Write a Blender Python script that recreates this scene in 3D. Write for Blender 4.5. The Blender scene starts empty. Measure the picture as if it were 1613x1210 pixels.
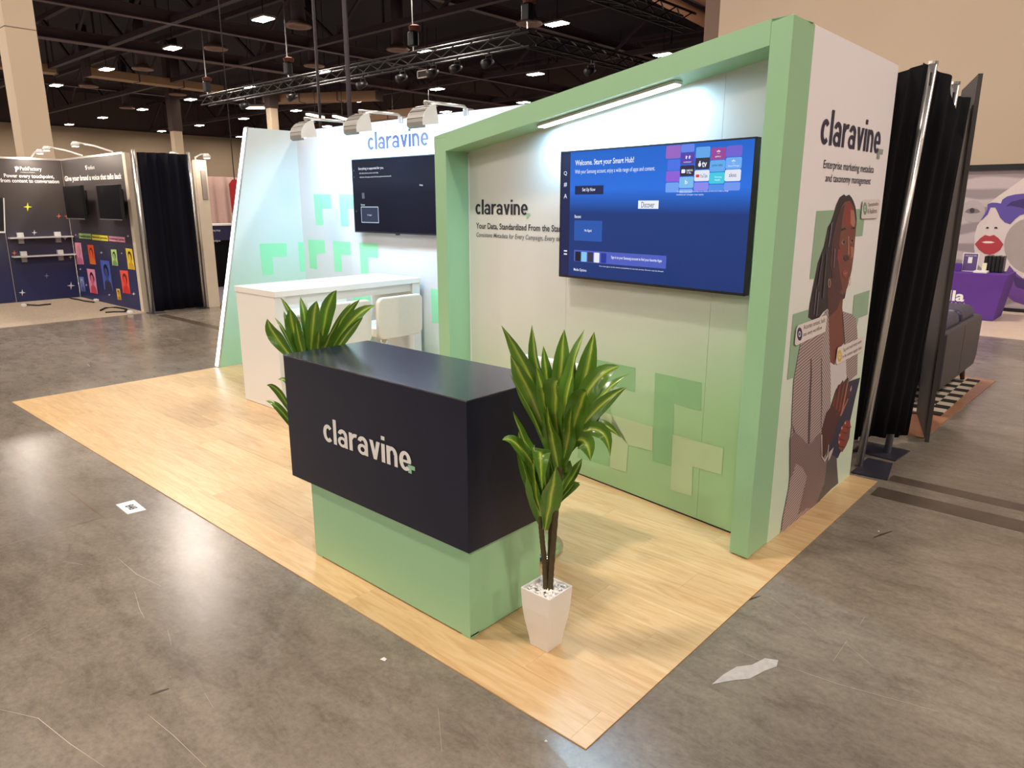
import bpy, bmesh, math, random
from mathutils import Vector, Matrix
random.seed(7)
R = math.radians
sc = bpy.context.scene
COL = sc.collection
# ------------------------------------------------------------------ camera
FPX, PIT, YAW = 1135.74, 0.2448, 0.7319
CAM = Vector((1.1179, -1.594, 1.6775))
cd = bpy.data.cameras.new('camera'); cam = bpy.data.objects.new('camera', cd); COL.objects.link(cam)
cd.sensor_width = 36.0; cd.lens = FPX / 1613 * 36.0; cd.clip_end = 400
cam.location = CAM; cam.rotation_euler = (math.pi/2 - PIT, 0, YAW)
sc.camera = cam
# ------------------------------------------------------------------ world, exposure
w = bpy.data.worlds.new('world'); sc.world = w; w.use_nodes = True
w.node_tree.nodes['Background'].inputs[0].default_value = (0.9, 0.75, 0.62, 1)
w.node_tree.nodes['Background'].inputs[1].default_value = 0.02
vs = sc.view_settings
sc.display_settings.display_device = 'sRGB'
vs.view_transform = 'Standard'; vs.look = 'None'; vs.exposure = 0.0; vs.gamma = 1.0; vs.use_curve_mapping = False
sc.cycles.use_denoising = True
sc.cycles.max_bounces = 6; sc.cycles.diffuse_bounces = 3; sc.cycles.glossy_bounces = 3
sc.cycles.sample_clamp_indirect = 6.0
HALL_W = 440.0          # watts of each high-bay fixture in the hall grid
HALL_COL = (1.0, 0.87, 0.76)
ARM_W, BAR_W = 19.0, 22.0
COOL = (0.40, 0.74, 1.0)

# ------------------------------------------------------------------ projection helpers (pixel -> ray)
FW = Vector((-math.sin(YAW)*math.cos(PIT), math.cos(YAW)*math.cos(PIT), -math.sin(PIT)))
RT = Vector((math.cos(YAW), math.sin(YAW), 0)); UPV = RT.cross(FW)
def ray(u, v): return FW + RT*((u-806.5)/FPX) - UPV*((v-605)/FPX)
def onz(u, v, z=0.0):
    d = ray(u, v); return CAM + d*((z-CAM.z)/d.z)
class Plane:
    """vertical plane: origin P, horizontal axis U, vertical Z, normal N (towards the viewer side)"""
    def __init__(s, P, U, N): s.P, s.U, s.N = Vector(P), Vector(U).normalized(), Vector(N).normalized()
    def hit(s, u, v):
        d = ray(u, v); return CAM + d*((s.P-CAM).dot(s.N)/d.dot(s.N))
    def uv(s, u, v):
        h = s.hit(u, v); return ((h-s.P).dot(s.U), h.z)
    def at(s, a, z, off=0.0): return s.P + s.U*a + Vector((0,0,z-s.P.z)) + s.N*off

# ------------------------------------------------------------------ materials
MATS = {}
def new_mat(name):
    m = bpy.data.materials.new(name); m.use_nodes = True
    return m, m.node_tree, m.node_tree.nodes['Principled BSDF']
def mat(name, col, rough=0.5, metal=0.0, var=0.06, scale=6.0, spec=0.5, bump=0.0, coat=0.0, alpha=None):
    """plain surface with a little procedural tone variation"""
    if name in MATS: return MATS[name]
    m, t, b = new_mat(name)
    tc = t.nodes.new('ShaderNodeTexCoord'); n = t.nodes.new('ShaderNodeTexNoise'); n.inputs['Scale'].default_value = scale
    n.inputs['Detail'].default_value = 4
    t.links.new(tc.outputs['Object'], n.inputs['Vector'])
    r = t.nodes.new('ShaderNodeMix'); r.data_type = 'RGBA'
    r.inputs['A'].default_value = (*[c*(1-var) for c in col], 1); r.inputs['B'].default_value = (*[min(1, c*(1+var)) for c in col], 1)
    t.links.new(n.outputs['Fac'], r.inputs['Factor']); t.links.new(r.outputs['Result'], b.inputs['Base Color'])
    b.inputs['Roughness'].default_value = rough; b.inputs['Metallic'].default_value = metal
    b.inputs['Specular IOR Level'].default_value = spec; b.inputs['Coat Weight'].default_value = coat
    if bump:
        bp = t.nodes.new('ShaderNodeBump'); bp.inputs['Strength'].default_value = bump; bp.inputs['Distance'].default_value = 0.01
        t.links.new(n.outputs['Fac'], bp.inputs['Height']); t.links.new(bp.outputs['Normal'], b.inputs['Normal'])
    MATS[name] = m; return m
def emit(name, col, strength, base=(0.02,0.02,0.02), rough=0.25):
    if name in MATS: return MATS[name]
    m, t, b = new_mat(name)
    if name.startswith('screen_'): b.inputs['Specular IOR Level'].default_value = 0.2
    b.inputs['Base Color'].default_value = (*base, 1); b.inputs['Roughness'].default_value = rough
    b.inputs['Emission Color'].default_value = (*col, 1); b.inputs['Emission Strength'].default_value = strength
    MATS[name] = m; return m
def srgb(r, g, b):
    f = lambda c: (c/255/12.92) if c <= 10 else ((c/255+0.055)/1.055)**2.4
    return (f(r), f(g), f(b))
def math_node(t, op, a, b=None, clamp=False):
    n = t.nodes.new('ShaderNodeMath'); n.operation = op; n.use_clamp = clamp
    for i, x in enumerate((a, b)):
        if x is None: continue
        if isinstance(x, (int, float)): n.inputs[i].default_value = x
        else: t.links.new(x, n.inputs[i])
    return n.outputs[0]
def ramp(t, fac, stops):
    r = t.nodes.new('ShaderNodeValToRGB'); e = r.color_ramp.elements
    while len(e) < len(stops): e.new(0.5)
    for k, (p, c) in enumerate(stops): e[k].position = p; e[k].color = (*c, 1)
    t.links.new(fac, r.inputs[0]); return r.outputs[0]
def mixc(t, f, a, b):
    r = t.nodes.new('ShaderNodeMix'); r.data_type = 'RGBA'
    for s, x in (('Factor', f), ('A', a), ('B', b)):
        if isinstance(x, (int, float)): r.inputs[s].default_value = x
        elif isinstance(x, tuple): r.inputs[s].default_value = (*x, 1)
        else: t.links.new(x, r.inputs[s])
    return r.outputs['Result']
def noise(t, vec, scale, detail=5, rough=0.55, dist=0.0):
    n = t.nodes.new('ShaderNodeTexNoise'); n.inputs['Scale'].default_value = scale; n.inputs['Detail'].default_value = detail
    n.inputs['Roughness'].default_value = rough; n.inputs['Distortion'].default_value = dist
    if vec is not None: t.links.new(vec, n.inputs['Vector'])
    return n.outputs['Fac']
def mapped(t, out, scale=(1,1,1), rot=(0,0,0)):
    m = t.nodes.new('ShaderNodeMapping'); m.inputs['Scale'].default_value = scale; m.inputs['Rotation'].default_value = rot
    t.links.new(out, m.inputs['Vector']); return m.outputs[0]
def geo_pos(t): return t.nodes.new('ShaderNodeNewGeometry').outputs['Position']
def sep(t, v):
    n = t.nodes.new('ShaderNodeSeparateXYZ'); t.links.new(v, n.inputs[0]); return n.outputs

def m_concrete():
    m, t, b = new_mat('polished_concrete'); p = geo_pos(t)
    n1 = noise(t, p, 0.5, 5, 0.6, 0.3); n2 = noise(t, mapped(t, p, (1.0, 2.4, 1), (0,0,0.3)), 3.4, 12, 0.78, 0.35); n3 = noise(t, p, 38, 8, 0.75)
    c = ramp(t, n1, [(0.32, srgb(112,102,91)), (0.5, srgb(132,122,110)), (0.68, srgb(150,140,128))])
    d = ramp(t, n2, [(0.33, (0.46,0.44,0.42)), (0.5, (0.90,0.90,0.90)), (0.66, (1.2,1.19,1.17))])
    e = ramp(t, n3, [(0.32, (0.72,0.72,0.72)), (0.6, (1.05,1.05,1.05))])
    mu = t.nodes.new('ShaderNodeMix'); mu.data_type = 'RGBA'; mu.blend_type = 'MULTIPLY'; mu.inputs['Factor'].default_value = 0.62
    t.links.new(c, mu.inputs['A']); t.links.new(d, mu.inputs['B'])
    mu2 = t.nodes.new('ShaderNodeMix'); mu2.data_type = 'RGBA'; mu2.blend_type = 'MULTIPLY'; mu2.inputs['Factor'].default_value = 0.8
    t.links.new(mu.outputs['Result'], mu2.inputs['A']); t.links.new(e, mu2.inputs['B'])
    t.links.new(mu2.outputs['Result'], b.inputs['Base Color'])
    rr = t.nodes.new('ShaderNodeMapRange'); rr.inputs['To Min'].default_value = 0.15; rr.inputs['To Max'].default_value = 0.30
    t.links.new(n2, rr.inputs['Value']); t.links.new(rr.outputs[0], b.inputs['Roughness'])
    bp = t.nodes.new('ShaderNodeBump'); bp.inputs['Strength'].default_value = 0.05; bp.inputs['Distance'].default_value = 0.01
    t.links.new(n3, bp.inputs['Height']); t.links.new(bp.outputs['Normal'], b.inputs['Normal'])
    return m
def m_wood(name='light_oak_plank', base=((212,178,130),(196,156,108),(222,194,152))):
    m, t, b = new_mat(name)
    oi = t.nodes.new('ShaderNodeObjectInfo'); p = geo_pos(t)
    add = t.nodes.new('ShaderNodeVectorMath'); add.operation = 'ADD'
    sc_ = t.nodes.new('ShaderNodeVectorMath'); sc_.operation = 'SCALE'; sc_.inputs['Scale'].default_value = 40
    cmb = t.nodes.new('ShaderNodeCombineXYZ')
    for k in range(3): t.links.new(oi.outputs['Random'], cmb.inputs[k])
    t.links.new(cmb.outputs[0], sc_.inputs[0]); t.links.new(sc_.outputs[0], add.inputs[0]); t.links.new(p, add.inputs[1])
    g = noise(t, mapped(t, add.outputs[0], (1.3, 11, 1)), 2.2, 6, 0.6, 1.2)
    fine = noise(t, mapped(t, add.outputs[0], (4, 90, 1)), 3, 4, 0.6)
    c = ramp(t, g, [(0.3, srgb(*base[1])), (0.5, srgb(*base[0])), (0.72, srgb(*base[2]))])
    c = mixc(t, math_node(t, 'MULTIPLY', fine, 0.22), c, srgb(*base[1]))
    hv = t.nodes.new('ShaderNodeHueSaturation'); t.links.new(c, hv.inputs['Color'])
    v = math_node(t, 'ADD', math_node(t, 'MULTIPLY', oi.outputs['Random'], 0.14), 0.93); t.links.new(v, hv.inputs['Value'])
    t.links.new(hv.outputs[0], b.inputs['Base Color']); b.inputs['Roughness'].default_value = 0.32
    return m
def m_gradient(name, c0, c1, z0, z1, xw=0.0, x0=0.0, rough=0.4):
    """printed vinyl whose colour runs from c0 (high) to c1 (low)"""
    m, t, b = new_mat(name); p = sep(t, geo_pos(t))
    h = math_node(t, 'ADD', p[2], math_node(t, 'MULTIPLY', math_node(t, 'SUBTRACT', x0, p[0]), xw))
    mr = t.nodes.new('ShaderNodeMapRange'); mr.interpolation_type = 'SMOOTHSTEP'
    mr.inputs['From Min'].default_value = z1; mr.inputs['From Max'].default_value = z0
    t.links.new(h, mr.inputs['Value'])
    t.links.new(mixc(t, mr.outputs[0], c1, c0), b.inputs['Base Color']); b.inputs['Roughness'].default_value = rough
    return m
def m_stripe(name, ca, cb, freq, rot=(0,0,0), dist=1.5, width=0.5):
    m, t, b = new_mat(name)
    wv = t.nodes.new('ShaderNodeTexWave'); wv.inputs['Scale'].default_value = freq; wv.inputs['Distortion'].default_value = dist
    wv.inputs['Detail'].default_value = 1.0; wv.bands_direction = 'Z'
    t.links.new(mapped(t, geo_pos(t), (1,1,1), rot), wv.inputs['Vector'])
    t.links.new(ramp(t, wv.outputs['Fac'], [(width-0.2, ca), (width+0.15, cb)]), b.inputs['Base Color']); b.inputs['Roughness'].default_value = 0.5
    return m
def m_leaf():
    m, t, b = new_mat('dracaena_leaf')
    uvn = t.nodes.new('ShaderNodeUVMap'); s = sep(t, uvn.outputs[0])
    across = math_node(t, 'ABSOLUTE', math_node(t, 'SUBTRACT', s[0], 0.5))
    lines = noise(t, mapped(t, uvn.outputs[0], (34, 0.7, 1)), 1.0, 4, 0.7)
    band = math_node(t, 'MULTIPLY', math_node(t, 'SUBTRACT', 1.25, math_node(t, 'MULTIPLY', across, 4.4), True), lines, True)
    c = ramp(t, band, [(0.22, srgb(82,120,38)), (0.40, srgb(124,158,46)), (0.56, srgb(210,220,100))])
    big = noise(t, geo_pos(t), 9, 3)
    c = mixc(t, math_node(t, 'MULTIPLY', big, 0.45), c, srgb(84,124,40))
    t.links.new(c, b.inputs['Base Color']); b.inputs['Roughness'].default_value = 0.24
    return m
def m_screen(name, top, mid, bot, strength, zsplit):
    m, t, b = new_mat(name); p = sep(t, geo_pos(t))
    mr = t.nodes.new('ShaderNodeMapRange'); mr.inputs['From Min'].default_value = zsplit[0]; mr.inputs['From Max'].default_value = zsplit[1]
    t.links.new(p[2], mr.inputs['Value'])
    c = ramp(t, mr.outputs[0], [(0.0, bot), (0.42, mid), (0.52, mid), (0.70, top), (1.0, tuple(x*0.8 for x in top))])
    t.links.new(c, b.inputs['Emission Color']); b.inputs['Emission Strength'].default_value = strength
    b.inputs['Base Color'].default_value = (0.004,0.004,0.006,1); b.inputs['Roughness'].default_value = 0.10; b.inputs['Specular IOR Level'].default_value = 0.22
    return m
def m_drape(name, col, freq=9, axis=0):
    m, t, b = new_mat(name)
    n = noise(t, mapped(t, geo_pos(t), (freq, freq, 0.3)), 1.0, 3)
    t.links.new(ramp(t, n, [(0.3, tuple(c*0.6 for c in col)), (0.7, tuple(c*1.5 for c in col))]), b.inputs['Base Color'])
    b.inputs['Roughness'].default_value = 0.9; b.inputs['Specular IOR Level'].default_value = 0.15
    return m
def m_carpet(name, c0, c1, scale=60):
    m, t, b = new_mat(name); p = geo_pos(t)
    n = noise(t, p, scale, 3, 0.7); n2 = noise(t, p, 7, 3)
    c = ramp(t, n, [(0.35, c0), (0.65, c1)])
    t.links.new(mixc(t, math_node(t, 'MULTIPLY', n2, 0.4), c, c0), b.inputs['Base Color']); b.inputs['Roughness'].default_value = 0.95
    return m

CONC = m_concrete(); WOOD = m_wood()
GREEN = mat('mint_green_laminate', srgb(150,194,152), 0.38, var=0.02, scale=2)
WHITE = mat('white_laminate', (0.80,0.80,0.78), 0.35, var=0.02, scale=2)
NAVY = mat('navy_laminate', srgb(20,22,42), 0.36, var=0.05, scale=3, spec=0.35)
NAVYINK = mat('navy_ink', srgb(30,28,62), 0.5, var=0.03)
NAVYINK2 = mat('dark_slate_ink', srgb(26,34,52), 0.5, var=0.03)
GREYINK = mat('grey_ink', srgb(92,92,98), 0.5, var=0.03)
GREENINK = mat('green_ink', srgb(146,190,160), 0.5, var=0.03)
SILVER = mat('brushed_aluminium', (0.72,0.70,0.68), 0.28, 0.9, var=0.08, scale=30)
CHROME = mat('chrome', (0.8,0.8,0.8), 0.12, 1.0, var=0.02)
GREYMETAL = mat('grey_painted_metal', (0.30,0.29,0.27), 0.42, 0.5, var=0.05)
BLACK = mat('black_plastic', (0.012,0.012,0.014), 0.35, var=0.1)
BLACKMETAL = mat('black_painted_metal', (0.014,0.014,0.016), 0.45, 0.2, var=0.2)
VINYLWHITE = mat('white_leatherette', (0.78,0.77,0.70), 0.42, var=0.03, scale=40, bump=0.06)
STEEL_DARK = mat('dark_roof_steel', srgb(60,49,58), 0.7, 0.1, var=0.25, scale=1.2)
DRAPE = m_drape('black_drape', (0.004,0.0038,0.0045))
WHITEINK = emit('white_print', (1,1,1), 0.0, base=(0.82,0.82,0.82), rough=0.5)

# ------------------------------------------------------------------ mesh builder
class MB:
    def __init__(s): s.v, s.f, s.uv = [], [], None
    def add(s, vs, fs):
        o = len(s.v); s.v += [tuple(x) for x in vs]; s.f += [tuple(i+o for i in f) for f in fs]; return s
    def box(s, x0, x1, y0, y1, z0, z1):
        vs = [(x,y,z) for x in (x0,x1) for y in (y0,y1) for z in (z0,z1)]
        return s.add(vs, [(0,1,3,2),(4,6,7,5),(0,4,5,1),(2,3,7,6),(0,2,6,4),(1,5,7,3)])
    def prism(s, pts, d):
        """polygon (3D points) pushed along vector d"""
        n = len(pts); d = Vector(d); a = [Vector(p) for p in pts]; b = [p+d for p in a]
        return s.add(a+b, [tuple(range(n)), tuple(range(2*n-1, n-1, -1))] + [(i, n+i, n+(i+1)%n, (i+1)%n) for i in range(n)])
    def bar(s, p, q, w, h=None):
        p, q = Vector(p), Vector(q); d = (q-p).normalized(); h = h or w
        a = d.cross(Vector((0,0,1)));  a = a.normalized() if a.length > 1e-4 else Vector((1,0,0))
        c = a.cross(d).normalized(); a *= w/2; c *= h/2
        vs = [p-a-c, p+a-c, p+a+c, p-a+c, q-a-c, q+a-c, q+a+c, q-a+c]
        return s.add(vs, [(0,1,2,3),(7,6,5,4),(0,4,5,1),(1,5,6,2),(2,6,7,3),(3,7,4,0)])
    def tube(s, pts, r, n=10, caps=True):
        pts = [Vector(p) for p in pts]; rs = r if isinstance(r, (list, tuple)) else [r]*len(pts)
        o = len(s.v); prev = None
        for i, p in enumerate(pts):
            t = (pts[min(i+1, len(pts)-1)] - pts[max(i-1, 0)]).normalized()
            if prev is None:
                a = t.cross(Vector((0,0,1))); a = a if a.length > 1e-3 else t.cross(Vector((1,0,0)))
            else: a = prev - t*prev.dot(t)
            a.normalize(); prev = a; b = t.cross(a)
            for k in range(n):
                q = p + (a*math.cos(2*math.pi*k/n) + b*math.sin(2*math.pi*k/n))*rs[i]; s.v.append(tuple(q))
        for i in range(len(pts)-1):
            for k in range(n):
                k2 = (k+1) % n; s.f.append((o+i*n+k, o+i*n+k2, o+(i+1)*n+k2, o+(i+1)*n+k))
        if caps:
            s.f.append(tuple(o+k for k in range(n-1, -1, -1))); e = o+(len(pts)-1)*n; s.f.append(tuple(e+k for k in range(n)))
        return s
    def lathe(s, prof, c=(0,0,0), n=24):
        o = len(s.v); c = Vector(c)
        for r, z in prof:
            for k in range(n): s.v.append((c.x+r*math.cos(2*math.pi*k/n), c.y+r*math.sin(2*math.pi*k/n), c.z+z))
        for i in range(len(prof)-1):
            for k in range(n):
                k2 = (k+1) % n; s.f.append((o+i*n+k, o+i*n+k2, o+(i+1)*n+k2, o+(i+1)*n+k))
        s.f.append(tuple(o+k for k in range(n-1,-1,-1))); e = o+(len(prof)-1)*n; s.f.append(tuple(e+k for k in range(n)))
        return s
    def build(s, name, m, parent=None, bevel=0.0, smooth=False, seg=2):
        me = bpy.data.meshes.new(name); me.from_pydata(s.v, [], s.f); me.update()
        bm = bmesh.new(); bm.from_mesh(me); bmesh.ops.recalc_face_normals(bm, faces=bm.faces); bm.to_mesh(me); bm.free()
        me.materials.append(m)
        if smooth:
            for p in me.polygons: p.use_smooth = True
        o = bpy.data.objects.new(name, me); COL.objects.link(o)
        if parent: put(o, parent)
        if bevel:
            b = o.modifiers.new('bevel', 'BEVEL'); b.width = bevel; b.segments = seg; b.limit_method = 'ANGLE'; b.angle_limit = R(40)
        return o
def put(o, parent):
    o.parent = parent; o.matrix_parent_inverse = Matrix.Translation(-parent.location) if parent.rotation_euler.z == 0 else parent.matrix_basis.inverted()
def thing(name, label, cat, loc=(0,0,0), group=None):
    o = bpy.data.objects.new(name, None); COL.objects.link(o); o.location = loc; o.empty_display_size = 0.1
    return tag(o, label, cat, group)
def tag(o, label, cat, group=None, kind=None):
    o['label'] = label
    if cat: o['category'] = cat
    if group: o['group'] = group
    if kind: o['kind'] = kind
    return o
def struct(o, label):
    o['kind'] = 'structure'; o['label'] = label; return o
def part_label(o, label): o['label'] = label; return o
def copy_tree(o, parent=None):
    c = o.copy(); COL.objects.link(c)
    if parent: c.parent = parent
    for ch in list(o.children): copy_tree(ch, c)
    return c
# flat prints ---------------------------------------------------------
def decal(name, pts, m, parent, thick=None):
    """flat ngon (triangulated) from 3D points"""
    bm = bmesh.new(); vs = [bm.verts.new(p) for p in pts]; f = bm.faces.new(vs); f.normal_update()
    bmesh.ops.triangulate(bm, faces=[f]); me = bpy.data.meshes.new(name); bm.to_mesh(me); bm.free(); me.materials.append(m)
    o = bpy.data.objects.new(name, me); COL.objects.link(o); put(o, parent); return o
def print_px(name, pl, poly, m, parent, off=0.001):
    return decal(name, [pl.hit(*q) + pl.N*off for q in poly], m, parent)
def print_uv(name, pl, poly, m, parent, off=0.001):
    return decal(name, [pl.at(a, z, off) for a, z in poly], m, parent)
def rect(a0, a1, z0, z1): return [(a0,z0),(a1,z0),(a1,z1),(a0,z1)]
def rrect(a0, a1, z0, z1, r, n=4):
    out = []
    for cx, cz, s in ((a1-r, z1-r, 0), (a0+r, z1-r, 90), (a0+r, z0+r, 180), (a1-r, z0+r, 270)):
        out += [(cx+r*math.cos(R(s+90*k/n)), cz+r*math.sin(R(s+90*k/n))) for k in range(n+1)]
    return out
def disc(a, z, ra, rz=None, n=16):
    rz = rz or ra; return [(a+ra*math.cos(2*math.pi*k/n), z+rz*math.sin(2*math.pi*k/n)) for k in range(n)]
def text_mesh(s, bold=0.0, shear=0.0):
    c = bpy.data.curves.new('txt', 'FONT'); c.body = s; c.size = 1.0; c.offset = bold; c.shear = shear; c.resolution_u = 3
    o = bpy.data.objects.new('txt', c); COL.objects.link(o)
    dg = bpy.context.evaluated_depsgraph_get(); me = bpy.data.meshes.new_from_object(o.evaluated_get(dg))
    bpy.data.objects.remove(o); bpy.data.curves.remove(c); return me
def bbox(me):
    xs = [v.co.x for v in me.vertices]; ys = [v.co.y for v in me.vertices]
    return min(xs), max(xs), min(ys), max(ys)
def lettering(name, s, pl, a0, a1, z0, z1, m, parent, off=0.002, bold=0.0, shear=0.0, fit=None, frame=None):
    """text whose ink fills a0..a1 x z0..z1 of the plane; with FIT only that beginning of the text fills the width"""
    me = text_mesh(s, bold, shear); b = bbox(me)
    if fit:
        me2 = text_mesh(fit, bold, shear); fb = bbox(me2); bpy.data.meshes.remove(me2); bx0, bx1 = fb[0], fb[1]
    else: bx0, bx1 = b[0], b[1]
    sx = (a1-a0)/(bx1-bx0); sz = (z1-z0)/(b[3]-b[2])
    for v in me.vertices:
        a = a0 + (v.co.x-bx0)*sx; z = z0 + (v.co.y-b[2])*sz
        v.co = frame(a, z, off) if frame else pl.at(a, z, off)
    me.name = name; me.materials.clear(); me.materials.append(m)
    o = bpy.data.objects.new(name, me); COL.objects.link(o); put(o, parent); return o
def lettering_px(name, s, pl, pL, pR, pB, pT, m, parent, **kw):
    a0 = pl.uv(*pL)[0]; a1 = pl.uv(*pR)[0]; z0 = pl.uv(*pB)[1]; z1 = pl.uv(*pT)[1]
    return lettering(name, s, pl, a0, a1, z0, z1, m, parent, **kw)
def corner_mark(pl, a0, a1, z0, z1, arm=0.5):
    """the logo's little corner bracket"""
    return [(a0,z0),(a0+(a1-a0)*arm,z0),(a0+(a1-a0)*arm,z0+(z1-z0)*(1-arm)),(a1,z0+(z1-z0)*(1-arm)),(a1,z1),(a0,z1)]
def glyphs_logo():
    """condensed grotesque wordmark built from strokes: returns quads (x, y) per letter"""
    S = 0.235; Q = []; lay = [0]
    def box(x0, x1, y0, y1): lay[0] = (lay[0]+1) % 3; Q.append(([(x0,y0),(x1,y0),(x1,y1),(x0,y1)], lay[0]))
    def arc(cx, cy, rx, ry, a0, a1, sv=0.21, sh=S, n=20):
        lay[0] = (lay[0]+1) % 3
        for k in range(n):
            t0, t1 = R(a0+(a1-a0)*k/n), R(a0+(a1-a0)*(k+1)/n)
            Q.append(([(cx+rx*math.cos(t0), cy+ry*math.sin(t0)), (cx+rx*math.cos(t1), cy+ry*math.sin(t1)), (cx+(rx-sh)*math.cos(t1), cy+(ry-sv)*math.sin(t1)), (cx+(rx-sh)*math.cos(t0), cy+(ry-sv)*math.sin(t0))], lay[0]))
    x = 0.0
    for ch in 'claravine':
        if ch == 'c': arc(x+.37, .5, .37, .51, 42, 318); x += .78
        elif ch == 'l': box(x, x+S, 0, 1.42); x += .32
        elif ch == 'a':
            arc(x+.365, .66, .345, .35, 0, 168); box(x+.505, x+.71, 0, .67); arc(x+.335, .29, .335, .30, 0, 360, .165, .19, 26); x += .83
        elif ch == 'r': box(x, x+S, 0, 1.0); arc(x+.47, .60, .40, .41, 72, 170, .2, .2, 10); x += .60
        elif ch == 'v':
            Q.append(([(x,1.0),(x+.24,1.0),(x+.46,0),(x+.25,0)], 0)); Q.append(([(x+.47,1.0),(x+.71,1.0),(x+.46,0),(x+.25,0)], 1)); x += .79
        elif ch == 'i': box(x, x+S, 0, 1.0); box(x, x+S, 1.19, 1.40); x += .33
        elif ch == 'n': box(x, x+S, 0, 1.0); arc(x+.345, .60, .345, .41, 0, 150, .2); box(x+.485, x+.69, 0, .61); x += .80
        elif ch == 'e': arc(x+.37, .5, .37, .51, 0, 315, .19, S, 26); box(x+.1, x+.72, .42, .56); x += .78
    return Q
def logo_px(pl, c_l, e_r, base, top, mark_tl, mark_br, ink, markink, parent, off=0.002, bold=0.012):
    A0 = pl.uv(*c_l)[0]; A1 = pl.uv(*e_r)[0]; Z0 = pl.uv(*base)[1]; Z1 = pl.uv(*top)[1]
    Q = glyphs_logo(); xs = [p[0] for q, _l in Q for p in q]; x0, x1 = min(xs), max(xs); mb = MB()
    for q, l_ in Q: mb.add([pl.at(A0+(A1-A0)*(p[0]-x0)/(x1-x0), Z0+(Z1-Z0)*(p[1]+0.01)/1.43, off+0.0002*l_) for p in q], [(0,1,2,3)])
    parent = mb.build('logo_lettering', ink, parent)
    a0, z1 = pl.uv(*mark_tl); a1, z0 = pl.uv(*mark_br)
    o = print_uv('logo_corner_mark', pl, corner_mark(pl, a0, a1, z0, z1), markink, parent, off); part_label(o, 'green corner mark of the logo')

# ================================================================== the hall
floor = struct(MB().box(-100, 26, -24, 50, -0.2, 0.0).build('floor', CONC), 'polished brown-grey concrete hall floor')
HALLWALL = mat('beige_hall_wall', srgb(198,178,156), 0.75, var=0.05, scale=0.6)
FARWALL = mat('dark_upper_wall', srgb(80,65,66), 0.85, var=0.12, scale=0.4)
TANWALL = mat('tan_far_wall', srgb(158,139,116), 0.8, var=0.06, scale=0.5)
struct(MB().box(-91, -90, -24, 50, 0, 13.5).build('wall_left', FARWALL), 'far dark end wall of the hall')
struct(MB().box(-100, 26, 50, 51, 0, 13.5).build('wall_back', FARWALL), 'far dark long wall of the hall')
struct(MB().box(26, 27, -24, 50, 0, 13.5).build('wall_right', FARWALL), 'dark end wall of the hall behind the viewer')
struct(MB().box(-100, 26, -25, -24, 0, 13.5).build('wall_front', FARWALL), 'dark long wall of the hall behind the viewer')
struct(MB().box(-100, 26, -24, 50, 13.5, 14).build('ceiling', mat('dark_roof_deck', srgb(27,23,36), 0.9, var=0.3, scale=0.4)), 'dark exposed roof deck')
# light band low on the far wall
bw = MB().box(-90, -89.8, -24, 50, 0, 9.8).build('trim_1', TANWALL); struct(bw, 'pale lower band of the far wall')
# partition wall behind the neighbouring booth
pw = MB().box(-6.9, 26, 14.0, 14.4, 0, 13.4).build('wall_partition', HALLWALL, bevel=0.01); struct(pw, 'tall beige partition wall')
MB().box(-7.24, -6.9, 14.0, 15.2, 0, 13.4).build('wall_pilaster', mat('brown_wall_return', srgb(120,98,86), 0.8, var=0.05), pw)
for k in range(1, 4): MB().box(-6.9+k*8.2-0.012, -6.9+k*8.2+0.012, 13.995, 14.01, 0, 13.4).build('panel_joint', mat('joint_brown', srgb(120,98,84), 0.9), pw)  # joints in a plain darker brown
# columns
def column(x, y, w, label, h=13.4, top=None):
    t = thing('column', label, 'column', (x, y, 0)); t['kind'] = 'structure'; del t['category']
    MB().box(x-w/2, x+w/2, y-w/2, y+w/2, 0, h if top is None else top).build('shaft', mat('beige_column_paint', srgb(206,186,160), 0.7, var=0.04, scale=0.8), t, bevel=0.02)
    MB().box(x-w/2-0.01, x+w/2+0.01, y-w/2-0.01, y+w/2+0.01, 0, 0.25).build('base_board', mat('column_base', srgb(92,80,70), 0.7), t)
    MB().box(x-w/2-0.004, x+w/2+0.004, y-w/2-0.004, y+w/2+0.004, 5.2, 5.215).build('joint_line', mat('joint_brown', srgb(120,98,84), 0.9), t)
    if top is not None: MB().box(x-w/2-.05, x+w/2+.05, y-w/2-.05, y+w/2+.05, top, h).build('upper_shaft', mat('dark_column_top', srgb(70,54,52), 0.8), t)  # upper part darker than the shaft below
    return t
column(-17.6, 3.71, 0.58, 'tall beige square column behind the dark starry booth wall')
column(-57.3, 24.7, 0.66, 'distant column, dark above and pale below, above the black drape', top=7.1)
column(-50.5, 29.0, 0.62, 'distant column, dark above and pale below, left of the white wing wall', top=8.6)
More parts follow.
